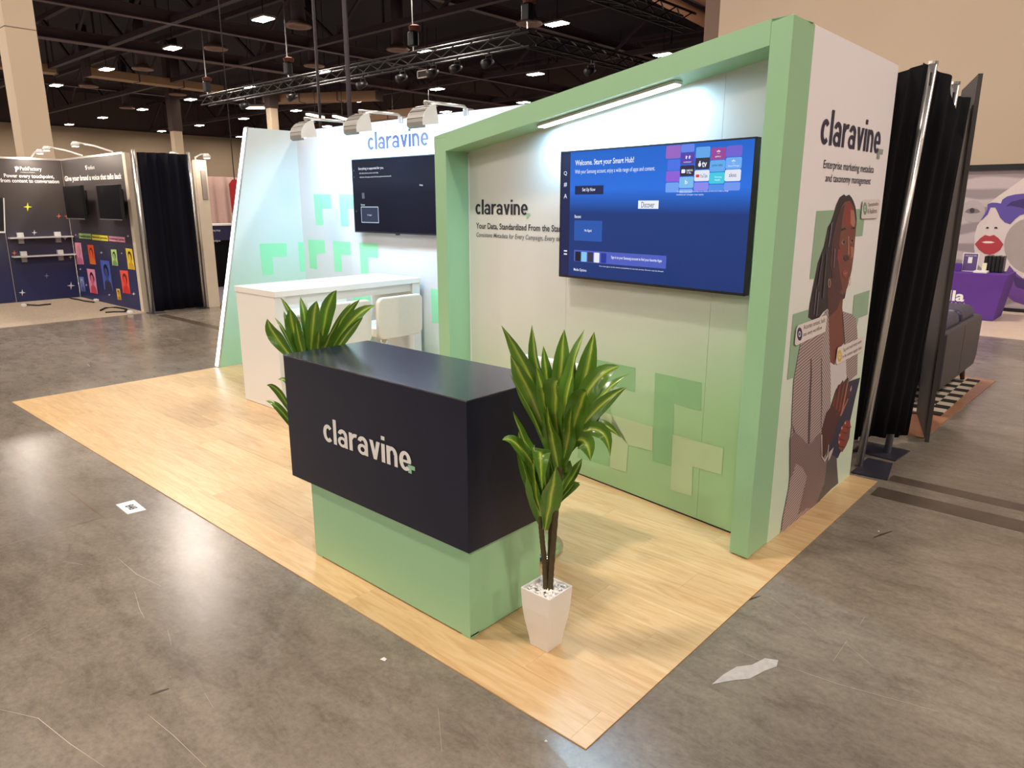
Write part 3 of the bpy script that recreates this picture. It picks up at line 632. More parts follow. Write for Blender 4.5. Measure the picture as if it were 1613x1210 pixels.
P('portrait_braid', ink('braid_light', (116,106,120)), (1284,455),(1285,455),(1281,495),(1280,495)); P('portrait_braid', ink('braid_light', (116,106,120)), (1288,460),(1289,460),(1285,498),(1284,498)); P('portrait_braid', ink('braid_mid', (74,64,76)), (1294,400),(1295.5,400),(1288,450),(1286,450)); P('portrait_braid', ink('braid_mid', (74,64,76)), (1300,400),(1301.5,400),(1296,470),(1294,470))
P('portrait_sleeve', KNIT3, (1243,690),(1250,680),(1262,690),(1272,702),(1283,690),(1291,680),(1292,720),(1297,724),(1302,715),(1301,740),(1299,760),(1292,785),(1284,800),(1270,800),(1256,810),(1262,785),(1270,750),(1262,735),(1252,730),(1246,750),(1243,755))
P('portrait_trousers', TROUS, (1303,700),(1316,712),(1317,735),(1319,761),(1308,770),(1297,781),(1284,794),(1297,760),(1300,735))
P('portrait_tablet', TAB, (1335,601),(1353.5,594.5),(1346,625),(1336,670),(1332,690),(1318,722),(1303,712),(1300,690),(1306,660),(1318,630))
P('portrait_hand', SKIN_D, (1293,676),(1300,650),(1308,640),(1314,620),(1319,606),(1322,605),(1326,598.5),(1327,602),(1333,595),(1334,600),(1331,615),(1339,607),(1340,612),(1336,625),(1334,630),(1330,640),(1322,656),(1317,668),(1311,690),(1302,708),(1296,722),(1292,715))
for q in ((1310,640,1314,622),(1315,645,1322,605),(1320,648,1328,603),(1324,650,1334,600),(1322,655,1334,628)):
    P('portrait_finger', SKIN_R if q[0] < 1322 else SKIN_L, (q[0]-1,q[1]),(q[0]+1.5,q[1]),(q[2]+.8,q[3]),(q[2]-.6,q[3]), step=0.0001)
P('portrait_nail', NAIL, (1337,614),(1339.6,607),(1340,612),(1338,617), step=0.0001)
P('portrait_hand', SKIN, (1334,661),(1337.5,664),(1338,672),(1336,690),(1331,702),(1325,712),(1319,706),(1318,690),(1323,676),(1327,667))
for q in ((1328,663),(1322.5,671),(1319,682),(1318,693)):
    P('portrait_finger', SKIN_R, (q[0],q[1]+2),(q[0]+3,q[1]-1.5),(q[0]+9,q[1]+3),(q[0]+11,q[1]+10),(q[0]+7,q[1]+10),(q[0]+1,q[1]+8)); P('portrait_nail', NAIL, (q[0]+.3,q[1]+2.5),(q[0]+2,q[1]+.3),(q[0]+3,q[1]+4),(q[0]+1,q[1]+5.5)); P('portrait_finger_shade', SKIN_D, (q[0]+1,q[1]+8),(q[0]+7,q[1]+10),(q[0]+11,q[1]+10),(q[0]+8,q[1]+12),(q[0]+2,q[1]+10))
P('portrait_cuff', ink('cuff_light', (196,176,172)), (1291,686),(1293,684),(1293,718),(1296.5,724),(1301,716),(1302.5,700),(1303.5,700),(1302.5,718),(1297,727.5),(1292,720))
P('portrait_cuff', ink('cuff_light', (196,176,172)), (1304,712),(1311,704),(1309,712),(1305,722),(1302,726))
# printed callout tags
TAGW = ink('callout_white', (226,214,208)); 
def callout(poly, badge, bcol, lines, ink_):
    host = P('printed_callout', TAGW, *poly); sub = lambda o: put(o, host)
    cx, cy, rx, ry = badge; sub(P('callout_badge', bcol, *[(cx+rx*math.cos(k*math.pi/8), cy+ry*math.sin(k*math.pi/8)) for k in range(16)]))
    P('callout_icon', TAGW, *[(cx+rx*.45*math.cos(k*math.pi/6), cy+ry*.45*math.sin(k*math.pi/6)) for k in range(12)], step=0.0002)
    P('callout_icon', bcol, *[(cx+rx*.25*math.cos(k*math.pi/6), cy+ry*.25*math.sin(k*math.pi/6)) for k in range(12)], step=0.0002)
    for s, L, Rr, hgt in lines:
        me = text_mesh(s, 0.004); b = bbox(me); lay = 0.0015+layer[0]+0.0001
        for v in me.vertices:
            f = (v.co.x-b[0])/(b[1]-b[0]); g = (v.co.y-b[2])/(b[3]-b[2])
            h = SIDE.hit(L[0]+(Rr[0]-L[0])*f, L[1]+(Rr[1]-L[1])*f - hgt*g); v.co = h + SIDE.N*lay
        me.name = 'callout_lettering'; me.materials.clear(); me.materials.append(ink_); o = bpy.data.objects.new('callout_lettering', me); COL.objects.link(o); put(o, host)
callout([(1358,314.5),(1382,314),(1384,317),(1381,341),(1379,343.5),(1355,344.5),(1353.8,342),(1356.5,317)], (1360,328.5,3.2,10), ink('badge_green',(112,146,118)), [('Operationalize',(1364.5,327.5),(1381,325.5),8),('AI Readiness',(1363.5,337),(1379,335.5),8)], ink('tag_ink',(70,62,66)))
callout([(1254.5,512),(1298,496.2),(1300,498.5),(1297.5,522),(1251.5,544),(1249,541.5),(1251.5,518)], (1256.8,526,4.2,10.5), ink('badge_navy',(44,42,92)), [('Accurate context, built',(1263,520),(1297,508),8),('into every workflow',(1262.5,532),(1292,520),8)], ink('tag_ink',(70,62,66)))
callout([(1318,547),(1356.5,530),(1358.5,532),(1355.5,553),(1316,574),(1314,571),(1316.5,550)], (1319.8,560.5,3.6,9.5), ink('badge_yellow',(214,176,70)), [('Tag and track every asset',(1325,556),(1354.5,541),7),('in the content supply chain',(1324.5,566),(1354.5,551),7)], ink('tag_ink',(70,62,66)))

# ---- back wall and wing wall
BACK = Plane((0, 2.97, 0), (1,0,0), (0,-1,0)); WING = Plane((-6.13, 0, 0), (0,1,0), (1,0,0))
bk = thing('back_wall', 'bright white booth back wall with logo under the arm lights', 'display wall', (-4.4, 2.97, 0))
BWM = m_gradient('printed_back_panel', (0.66,0.67,0.70), srgb(206,228,210), 1.0, 0.0)
for x0, x1 in ((-6.13, -4.93), (-4.929, -3.73), (-3.729, -2.74)): MB().box(x0, x1-0.0005, 2.97, 3.02, 0.006, 2.44).build('panel', BWM, bk)
BG = mat('bracket_print_mint', srgb(150,228,180), 0.4, var=0.02)
for poly in ([(493.8,306),(521,306),(522,328.7),(507.7,329),(509.2,355.2),(497.6,355.2)], [(534,306),(562,306),(563,329),(548.5,329.3),(550,357),(537.6,357)],
             [(485.2,377),(511.3,378.8),(512.4,399),(498.3,399.8),(499.8,424.4),(488.3,422.4)], [(524.3,379.7),(551.9,381.2),(553,402.4),(537.7,401.6),(539.2,428),(527.3,427.6)],
             [(566,382.3),(595.3,384),(596,406.4),(580.1,405.3),(580.9,430.6),(568.7,431)], [(555,453),(583,456),(584,478),(570,476),(571,500),(558,498)], [(678.6,455),(708,457),(709,478),(692,477),(693,509),(680.5,508.4)],
             [(484,460),(511,462),(512,482),(496,482),(497,505),(486,504)]):
    print_px('printed_bracket', BACK, poly, BG, bk)
logo_px(BACK, (579.4,228), (675.5,222), (584,236.3), (593.4,207.5), (671.6,223.5), (681,238.5), mat('deep_violet_ink', srgb(34,28,78), 0.5), mat('glare_mint_ink', srgb(170,232,200), 0.5), bk)  # corner mark's mint is paled by the arm lights' glare, put into the colour
wg = thing('wing_wall', 'white trapezoid wing wall with glowing slanted front edge', 'display wall', (-6.13, 2.4, 0))
WGM = m_gradient('printed_wing_panel', (0.62,0.70,0.72), srgb(170,216,180), 1.7, 0.0)
MB().prism([(-6.13,1.865,0.006),(-6.13,3.02,0.006),(-6.13,3.02,2.44),(-6.13,2.42,2.44)], (-0.05,0,0)).build('panel', WGM, wg)
MB().prism([(-6.128,1.845,0.006),(-6.128,1.863,0.006),(-6.128,2.418,2.445),(-6.128,2.40,2.445)], (-0.054,0,0)).build('edge_profile', SILVER, wg)
dv = Vector((0, 2.40-1.845, 2.43)).normalized(); nn_ = Vector((0, -dv.z, dv.y))
e0 = Vector((-6.155, 1.842, 0.02)); e1 = Vector((-6.155, 2.396, 2.43))
part_label(MB().prism([e0+Vector((-.016,0,0)), e0+Vector((.03,0,0)), e0+Vector((.03,0,0))+nn_*0.008, e0+Vector((-.016,0,0))+nn_*0.008], e1-e0).build('edge_light', emit('edge_led', (0.88,0.97,1.0), 5.0), wg), 'glowing white light strip')
for poly in ([(408.3,384),(451.4,383),(451.9,403.8),(429.1,405.3),(431.3,432.9),(413.5,433.6)], [(469,381.5),(478.6,381),(482.3,427.6),(473,428.7)]):
    print_px('printed_bracket', WING, poly, BG, wg)
# arm lights
def arm_light(x, label):
    t = thing('arm_light', label, 'lamp', (x, 2.97, 2.44), 'arm lights on the back wall')
    MB().tube([(x,3.0,2.43),(x,2.94,2.475),(x,2.5,2.47)], 0.013, 8).build('arm', SILVER, t, smooth=True)
    MB().box(x-.03, x+.03, 2.955, 3.03, 2.40, 2.46).build('clamp', SILVER, t, bevel=0.004)
    prof = [(2.56 - 0.17*math.sin(R(10+88*k/8)), 2.30 + 0.15*math.cos(R(10+88*k/8))) for k in range(9)]   # curved front shell, from top back to lower front
    wd = 0.095; inner = [(y+0.028, z-0.016) for y, z in prof]; n = len(prof)
    vs = [(x+sx, y, z) for sx in (-wd, wd) for y, z in prof + inner[::-1]]; m2 = 2*n
    MB().add(vs, [tuple(range(m2)), tuple(range(2*m2-1, m2-1, -1))] + [(i, (i+1)%m2, m2+(i+1)%m2, m2+i) for i in range(m2)]).build('lamp_head', GREYMETAL, t)
    for k in (2, 4, 6):
        y, z = prof[k]; MB().tube([(x-wd, y-.001, z+.001), (x+wd, y-.001, z+.001)], 0.0025, 6).build('cooling_fin', mat('fin_dark', (0.12,0.115,0.11), 0.5), t)
    for sx in (-wd-.004, wd): MB().prism([(x+sx, y, z) for y, z in prof] + [(x+sx, 2.56, 2.30)], (0.004, 0, 0)).build('end_cap', WHITE, t)
    MB().prism([(x-wd+.01, 2.425, 2.315), (x+wd-.01, 2.425, 2.315), (x+wd-.01, 2.545, 2.335), (x-wd+.01, 2.545, 2.335)], (0,0,0.005)).build('lamp_lens', emit('flood_lens', (0.9,0.96,1.0), 10.0), t)
    MB().bar((x,2.5,2.47), (x,2.53,2.43), 0.02).build('knuckle', SILVER, t)
    ld = bpy.data.lights.new('arm_lamp', 'AREA'); ld.shape = 'RECTANGLE'; ld.size = 0.17; ld.size_y = 0.1; ld.energy = ARM_W; ld.color = COOL
    lo = bpy.data.objects.new('arm_lamp', ld); COL.objects.link(lo); lo.location = (x, 2.485, 2.30); lo.rotation_euler = (R(38), 0, 0); put(lo, t)
for x, lab in ((-5.22,'leftmost grey arm light clipped to the white back wall'), (-4.36,'middle grey arm light, left of the back wall logo'), (-3.50,'right grey arm light, above the end of the back wall logo')): arm_light(x, lab)

# ---- screens
def tv(pl, a0, a1, z0, z1, label, d_wall):
    c = pl.at((a0+a1)/2, (z0+z1)/2); t = thing('television', label, 'television', c)
    b = 0.008
    MB().prism([pl.at(a,z,-0.004) for a, z in rect(a0,a1,z0,z1)], -pl.N*0.035).build('casing', BLACK, t, bevel=0.003)
    for r_ in ((a0,a1,z0,z0+b*1.6),(a0,a1,z1-b,z1),(a0,a0+b,z0,z1),(a1-b,a1,z0,z1)):
        MB().prism([pl.at(a,z,-0.004) for a, z in rect(*r_)], pl.N*0.006).build('bezel', BLACK, t)
    MB().prism([pl.at(a,z,-0.039) for a, z in rect((a0+a1)/2-.2,(a0+a1)/2+.2,(z0+z1)/2-.15,(z0+z1)/2+.15)], -pl.N*(d_wall-0.04)).build('wall_mount', BLACKMETAL, t)
    return t
TVP = Plane(P0 + NV*0.11, -U, -NV)   # a grows to the right
a0 = -1.453; a1 = -0.193; tz0, tz1 = 1.255, 1.970
tv1 = tv(TVP, a0, a1, tz0, tz1, 'large television on the portal wall showing a blue setup screen', 0.079)
SCRM = m_screen('blue_screen', (0.030,0.17,0.74), (0.020,0.048,0.20), (0.016,0.038,0.17), 1.0, (tz0, tz1))
scr1 = print_uv('screen', TVP, rect(a0+.007, a1-.007, tz0+.012, tz1-.007), SCRM, tv1, 0.0)
def se(nm, rgb, k=1.0): return emit('screen_'+nm, srgb(*rgb), k, rough=0.15)
E_W = se('white', (235,240,250)); E_B = se('navy', (14,26,76)); E_L = se('light', (200,215,235))
def tvr(nm, x0, y0, x1, y1, m_, off=0.001, rad=0.0):
    """rectangle on the screen from its upper left and lower right pixel"""
    A, Z1 = TVP.uv(x0, y0); B, Z0 = TVP.uv(x1, y1)
    return print_uv(nm, TVP, rrect(A,B,Z0,Z1,rad) if rad else rect(A,B,Z0,Z1), m_, scr1, off)
def tvt(s, xL, yB, xR, yT, m_=None, off=0.002, bold=0.0):
    A, Z0 = TVP.uv(xL, yB); B = TVP.uv(xR, yB)[0]; Z1 = TVP.uv(xL, yT)[1]
    return lettering('screen_lettering', s, TVP, A, B, Z0, Z1, m_ or E_W, scr1, off=off, bold=bold)
A_, _ = TVP.uv(897.5, 330)
print_uv('screen_sidebar', TVP, rect(a0+.007, A_, tz0+.012, tz1-.007), E_B, scr1, 0.0006)
tvt('Welcome. Start your Smart Hub!', 906.5, 263.5, 998.5, 252.5, bold=0.012)
tvt('With your Samsung account, enjoy a wide range of apps and content.', 906, 275.8, 1031.5, 267.6)
tvr('screen_button', 906, 293, 950.5, 306, E_B); tvt('Set Up Now', 917.5, 303, 938, 296, bold=0.012)
tvr('screen_button', 1005.6, 316, 1037.2, 329, E_W); tvt('Discover', 1010.5, 327, 1031, 318, se('dark', (40,44,60)))
tvt('Recent', 905.5, 343.5, 915.5, 338.5, bold=0.01)
tvr('screen_tile', 905, 347, 948, 381, se('tile_blue', (30,84,170)), rad=0.006); tvt('No Signal', 921, 366, 932, 361, bold=0.01)
A0, Zt = TVP.uv(904.5, 393.5); A1, _ = TVP.uv(1050, 404); _, Zb = TVP.uv(904.5, 411.5)
print_uv('screen_banner', TVP, rrect(A0, A1, Zb, Zt, 0.006), se('banner', (74,92,190)), scr1, 0.001)
for x0, rgb in ((906.5,(14,14,24)), (916,(130,200,238)), (926,(48,48,66)), (936,(232,234,242)), (947,(26,50,150))):
    A, Z1 = TVP.uv(x0, 396+ (x0-906)*0.06); B, _ = TVP.uv(x0+8.6, 397); print_uv('app_tile', TVP, rrect(A, B, Z1-0.055, Z1, 0.005), se('app%d' % x0, rgb), scr1, 0.0016)
tvt('Sign in to your Samsung account to find your favorite Apps', 963, 408.5, 1043, 403.0, bold=0.01)
tvt('You must agree to the terms and policies to use this service. Service may be limited.', 944, 420.5, 1046, 418)
tvt('Media Options', 904, 427.5, 924, 422, bold=0.008)
for x0, y0, x1, y1, rgb in ((1050,230,1072,249,(150,96,190)),(1052,252,1071,268,(70,110,225)),(1050,270,1070.5,286,(140,92,214)),(1049,288,1069,303,(110,160,240)),
        (1073.5,228,1094,239,(96,130,230)),(1073,241,1094,258,(84,60,170)),(1072,261,1093.5,277,(40,36,64)),(1070.5,279,1092,296,(120,186,236)),(1070,298,1091,304,(130,170,236)),
        (1097,232,1118.5,248,(96,164,230)),(1096,249,1117.5,266,(46,44,66)),(1094.5,268.5,1117,285,(226,230,242)),(1093.5,287.5,1115.5,300,(136,136,236)),
        (1121,233,1143,251,(150,70,150)),(1119,253,1142,270,(96,170,236)),(1117.5,272,1141,289,(64,200,226)),(1116.5,291,1140,300,(80,140,230)),
        (1145,230,1169,246,(110,96,206)),(1144,248.5,1168,265.5,(110,170,240)),(1142.5,267.5,1166.5,285,(226,230,244)),(1141,287.5,1165.5,300,(110,150,238))):
    A, Z1 = TVP.uv(x0, y0); B, Z0 = TVP.uv(x1, y1); print_uv('app_tile', TVP, rrect(A, B, Z0, Z1, 0.008), se('g%d_%d' % (x0, y0), rgb), scr1, 0.0012)
E_D = se('ink', (30,40,80)); E_R = se('red', (226,52,60))
tvt('tv', 1106, 263.5, 1113.5, 254.5, bold=0.02)
print_uv('apple_mark', TVP, disc(TVP.uv(1102.5,259.5)[0], TVP.uv(1102.5,259.5)[1], 0.0085, 0.010), E_W, scr1, 0.002)
tvr('leaf_mark', 1102.2, 253.6, 1103.8, 256, E_W, 0.002)
tvr('video_mark', 1096.5, 275, 1101.8, 279.5, E_R, 0.002, 0.004); tvt('YouTube', 1103, 280, 1114.5, 274.5, E_D)
tvt('prime video', 1122, 263.5, 1138.5, 258.5, E_D); tvt('alexa', 1148.5, 279, 1160, 272.5, E_D); tvt('SmartThings', 1147, 263.5, 1164.5, 260.2)
tvt('gallery', 1127, 248.3, 1136, 245.5, bold=0.01); tvt('* *', 1080, 251, 1088, 245, bold=0.02); tvt('multiplayer', 1077, 257.2, 1089.5, 254.2)
tvt('SAMSUNG', 1081.5, 270.3, 1091.5, 267, bold=0.01); tvt('TV Plus', 1081.5, 274, 1089, 271, bold=0.01)
print_uv('plus_mark', TVP, rrect(TVP.uv(1074,266)[0], TVP.uv(1080,266)[0], TVP.uv(1074,273)[1], TVP.uv(1074,267)[1], 0.004), E_W, scr1, 0.002)
tvt('*', 1129, 243.5, 1135, 236.5, bold=0.03); tvt('*', 1152.5, 259, 1158.5, 251.5, bold=0.03); tvt('b', 1079, 290, 1083, 283.5, bold=0.02); tvt('Samsung', 1126, 281, 1137, 277.5); tvt('Health', 1126, 285, 1134.5, 282)
tvt('The available content may vary depending on your location and service and is subject to change.', 1066, 303.5, 1148, 300.8); tvt('Additional charges may apply.', 1065.5, 308.5, 1109, 305.6)
for y, s in ((273.5, 'Q'), (291, '#'), (309, 'A'), (397.5, '=')): tvt(s, 888.5, y+3.5, 893.5, y-3.5, bold=0.005)
# second television
TV2 = Plane((0, 2.90, 0), (1,0,0), (0,-1,0)); b0, b1, y0_, y1_ = -5.058, -3.80, 1.40, 2.105
tv2 = tv(TV2, b0, b1, y0_, y1_, 'dark television on the white back wall above the bar table', 0.07)
E_DK = m_screen('dark_screen', (0.020,0.020,0.030), (0.013,0.012,0.020), (0.010,0.009,0.018), 1.0, (y0_, y1_))
E_DK.node_tree.nodes['Principled BSDF'].inputs['Specular IOR Level'].default_value = 0.10
scr2 = print_uv('screen', TV2, rect(b0+.007, b1-.007, y0_+.012, y1_-.007), E_DK, tv2, 0.0)
def t2(s, xL, yB, xR, yT, bold=0.0):
    A, Z0 = TV2.uv(xL, yB); B = TV2.uv(xR, yB)[0]; Z1 = TV2.uv(xL, yT)[1]; lettering('screen_lettering', s, TV2, A, B, Z0, Z1, E_W, scr2, off=0.002, bold=bold)
t2('Everything is supported for you.', 565, 269, 604.5, 264, 0.012); t2('On this home screen and help,', 566.5, 275, 596.5, 272); t2('discover the apps, action & time, games and artwork.', 567, 281, 617, 278); t2('Setup', 661, 293.5, 666.5, 290, 0.02); t2('Recent', 569, 324, 575, 321); t2('No Signal', 579, 340.5, 585.5, 337.5)
A, Z1 = TV2.uv(568.5, 325.5); B, Z0 = TV2.uv(597, 351.5)
print_uv('tile_outline', TV2, rect(A, B, Z0, Z1), E_L, scr2, 0.0008); print_uv('screen_tile', TV2, rect(A+.007, B-.007, Z0+.007, Z1-.007), se('tile_navy', (28,32,66)), scr2, 0.0012)
A, Z1 = TV2.uv(570, 304); B, Z0 = TV2.uv(574.5, 313); print_uv('screen_icon', TV2, rect(A, B, Z0, Z1), se('icon_grey', (90,90,104)), scr2, 0.001)
for q in ((557.5,269),(558,279),(561.5,333)):
    A, Z = TV2.uv(*q); print_uv('screen_icon', TV2, disc(A, Z, 0.008), se('icon_grey', (90,90,104)), scr2, 0.001)
MB().box(b1-0.6, b1-0.55, 2.885, 2.90, y0_-0.012, y0_).build('sensor', BLACK, tv2)

# ---- reception counter
ct = thing('reception_counter', 'navy and mint green reception counter with white logo', 'counter', (-1.29, 0.4, 0))
MB().box(-1.907, -0.678, 0.160, 0.652, 0.385, 0.985).build('upper_box', NAVY, ct, bevel=0.0015)
NTOP = mat('navy_boosted_gloss', srgb(26,28,54), 0.20, var=0.05, scale=3, spec=0.5); NTOP.node_tree.nodes['Principled BSDF'].inputs['IOR'].default_value = 2.6
part_label(MB().box(-1.907, -0.678, 0.160, 0.652, 0.985, 0.989).build('counter_top', NTOP, ct), 'navy sheet added so the top reflects more')  # added layer over the same laminate, glossier to strengthen its reflection
MB().box(-1.765, -0.690, 0.172, 0.60, 0.012, 0.385).build('base_box', GREEN, ct, bevel=0.002)
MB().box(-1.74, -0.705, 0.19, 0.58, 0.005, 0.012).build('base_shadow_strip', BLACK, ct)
for x in (-0.74, -1.76): MB().box(x, x+0.05, 0.173, 0.22, 0.0045, 0.02).build('foot', GREEN, ct)
CF = Plane((0, 0.160, 0), (1,0,0), (0,-1,0))
logo_px(CF, (509.9,680), (647.9,712), (520,697.2), (527.7,661.5), (643.3,731.5), (654.5,748.5), mat('off_white_ink', srgb(226,224,220), 0.5), mat('mint_ink', srgb(146,200,160), 0.5), ct, bold=0.014)

# ---- bar table and stools
bt = thing('bar_table', 'white high table with solid end panels below the dark television', 'table', (-4.42, 2.15, 0))
MB().box(-4.75, -4.10, 1.40, 2.93, 0.955, 1.003).build('table_top', WHITE, bt, bevel=0.003)
BEIGE = mat('pale_laminate_end', (0.72,0.69,0.64), 0.4, var=0.02)
MB().box(-4.735, -4.115, 1.405, 1.50, 0.008, 0.955).build('end_panel', WHITE, bt, bevel=0.003)
MB().box(-4.735, -4.115, 2.83, 2.925, 0.008, 0.955).build('end_panel', WHITE, bt, bevel=0.003)
for x in (-4.70, -4.16): MB().box(x, x+0.02, 1.50, 2.83, 0.88, 0.955).build('apron', WHITE, bt)
def stool_proto():
    """seat faces +x, back at -x"""
    t = thing('bar_stool', 'x', 'stool')
    def shell(w, pts, th):  # profile in xz swept over y
        mb = MB(); n = len(pts); vs = []
        for y in (-w/2, w/2): vs += [(x, y, z) for x, z in pts]
        return mb.add(vs, [tuple(range(n)), tuple(range(2*n-1, n-1, -1))] + [(i, (i+1)%n, n+(i+1)%n, n+i) for i in range(n)])
    shell(0.45, [(-0.20,0.585),(0.19,0.585),(0.21,0.60),(0.21,0.65),(0.18,0.67),(-0.20,0.67)], 0).build('seat', VINYLWHITE, t, bevel=0.012)
    for s in (-1, 1): MB().box(-0.16, 0.19, s*0.225-0.006, s*0.225+0.006, 0.60, 0.66).build('seat_piping', VINYLWHITE, t)
    bp = rrect(-0.235, 0.235, 0.575, 0.925, 0.05, 5)
    MB().prism([(-0.19-0.05*(z-0.57), y, z) for y, z in bp], (-0.05,0,0)).build('backrest', VINYLWHITE, t, bevel=0.012)
    MB().box(-0.208, -0.2, -0.002, 0.002, 0.68, 0.90).build('back_seam', mat('seam_grey', (0.45,0.44,0.40), 0.6), t)  # seam line in a darker grey than the leatherette
    MB().lathe([(0.03,0.30),(0.03,0.585)], n=14).build('gas_lift', CHROME, t, smooth=True)
    MB().lathe([(0.042,0.03),(0.042,0.32)], n=14).build('column', CHROME, t, smooth=True)
    MB().lathe([(0.2,0.005),(0.205,0.015),(0.15,0.025),(0.06,0.04)], n=28).build('base', CHROME, t, smooth=True)
    MB().tube([(0.04,-0.03,0.24),(0.16,-0.12,0.24),(0.2,0,0.24),(0.16,0.12,0.24),(0.04,0.03,0.24)], 0.011, 8).build('footrest', CHROME, t, smooth=True)
    return t
ps = stool_proto(); first = True
for x, y, rz, lab in ((-3.87, 1.74, 180, 'white bar stool at the near side of the bar table, partly behind the left plant'), (-3.87, 2.285, 180, 'white bar stool with wide rounded back right of the left plant, near the portal'),
                      (-5.02, 2.12, 0, 'white bar stool on the far side of the bar table, nearest its front end'), (-5.02, 2.63, 0, 'white bar stool on the far side of the bar table, close to the back wall'),
                      (-1.06, 0.91, -90, 'white bar stool standing behind the reception counter')):
    s_ = ps if first else copy_tree(ps); first = False
    s_.location = (x, y, 0.0045); s_.rotation_euler = (0, 0, R(rz)); s_['label'] = lab; s_['group'] = 'white bar stools'

# ---- potted plants
LEAF = m_leaf(); STEM = mat('plant_stem', srgb(74,62,34), 0.7, var=0.3, scale=60, bump=0.3); POTM = mat('white_glazed_pot', (0.80,0.76,0.71), 0.3, var=0.02)
PEB = mat('white_pebble', (0.86,0.84,0.80), 0.6, var=0.15, scale=50)
def leaf(base, tip, ctrl, wd, parent, twist=0.0, face=None):
    """leaf blade along a quadratic curve, folded along its midrib"""
    b, c, t = Vector(base), Vector(ctrl), Vector(tip); n = 12
    vs, fs, uvs = [], [], []
    view = (CAM-(b+t)/2).normalized() if face is None else Vector(face).normalized()
    for i in range(n+1):
        s = i/n; p = b*(1-s)**2 + c*2*s*(1-s) + t*s*s; tan = ((c-b)*(1-s) + (t-c)*s).normalized()
        side = tan.cross(view); side = side.normalized() if side.length > 1e-3 else Vector((1,0,0))
        side = Matrix.Rotation(twist*(0.4+1.2*s) + 0.3*math.sin(s*5+wd*90), 3, tan) @ side; nrm = side.cross(tan)
        prof = 0.30 + 0.70*math.sin(min(1.0, s/0.56)*math.pi/2)**1.5 if s < 0.56 else max(0.0, 1-((s-0.56)/0.44)**1.9)
        hw = wd/2*max(0.015, prof)
        for k in (-1, -0.5, 0, 0.5, 1):
            vs.append(p + side*(hw*k) + nrm*(hw*0.32*(abs(k)**1.3)*1.0 + 0.08*hw*math.sin(6*s*math.pi+k))); uvs.append((0.5+0.5*k, s))
    for i in range(n):
        for k in range(4): a = i*5+k; fs.append((a, a+1, a+6, a+5))
    me = bpy.data.meshes.new('leaf'); me.from_pydata([tuple(v) for v in vs], [], fs); me.materials.append(LEAF)
    ul = me.uv_layers.new(name='UVMap')
    for poly in me.polygons:
        poly.use_smooth = True
        for li in poly.loop_indices: ul.data[li].uv = uvs[me.loops[li].vertex_index]
    o = bpy.data.objects.new('leaf', me); COL.objects.link(o); put(o, parent)
    return o
HF = Vector((FW.x, FW.y, 0)).normalized()
def planter(cx, cy, label):
    t = thing('potted_plant', label, 'plant', (cx, cy, 0.005))
    prof = [(0.043,0.0),(0.050,0.05),(0.060,0.11),(0.067,0.17),(0.071,0.25),(0.064,0.25),(0.060,0.225)]
    mb = MB(); vs = []
    for h, z in prof:
        vs += [(cx-h,cy-h,z+.005),(cx+h,cy-h,z+.005),(cx+h,cy+h,z+.005),(cx-h,cy+h,z+.005)]
    fs = [(3,2,1,0)] + [(4*i+k, 4*i+(k+1)%4, 4*i+4+(k+1)%4, 4*i+4+k) for i in range(len(prof)-1) for k in range(4)] + [tuple(4*(len(prof)-1)+k for k in range(4))]
    mb.add(vs, fs).build('pot', POTM, t, bevel=0.003)
    rn = random.Random(int(cx*100)); pm = MB()
    for k in range(260):
        x, y, r_ = cx+rn.uniform(-.058,.058), cy+rn.uniform(-.058,.058), rn.uniform(.0042,.0072); z = 0.238+rn.uniform(0,.013)
        pm.add([(x+r_*1.3*a*rn.uniform(.7,1.2), y+r_*b*rn.uniform(.7,1.2), z+r_*c*.8) for a, b, c in ((1,0,0),(-1,0,0),(0,1,0),(0,-1,0),(0,0,1),(0,0,-1))], [(0,2,4),(2,1,4),(1,3,4),(3,0,4),(2,0,5),(1,2,5),(3,1,5),(0,3,5)])
    po = pm.build('pebbles', PEB, t); po['kind'] = 'stuff'; po['label'] = 'loose white pebbles filling the pot'
    return t
def pix_at(u, v, q, off=0.0):
    """point on the upright plane through q, pushed OFF metres away from the viewer"""
    p = Vector(q) + HF*off; d = ray(u, v); return CAM + d*((p-CAM).dot(HF)/d.dot(HF))
def stem(pts, q, r, parent):
    P_ = [pix_at(a, b, q, o) for a, b, o in pts]; mb = MB()
    dense = []
    for i in range(len(P_)-1):
        for k in range(10): dense.append(P_[i].lerp(P_[i+1], k/10))
    dense.append(P_[-1]); mb.tube(dense, [r*(1.06 if i % 2 else 0.95) for i in range(len(dense))], 10).build('stem', STEM, parent, smooth=True)
QP = (-0.45, 0.35, 0)
pr = planter(-0.450, 0.350, 'tall potted dracaena in a white tapered pot in front of the counter end')
stem([(866,940,0.0),(869,890,0.0),(876,800,0.0),(883,735,0.0)], QP, 0.011, pr); stem([(860,938,0.0),(858,890,0.01),(854,850,0.01),(851,812,0.01)], QP, 0.010, pr); stem([(863,936,0.012),(866,880,0.03),(868,800,0.035),(872,720,0.04)], QP, 0.009, pr)
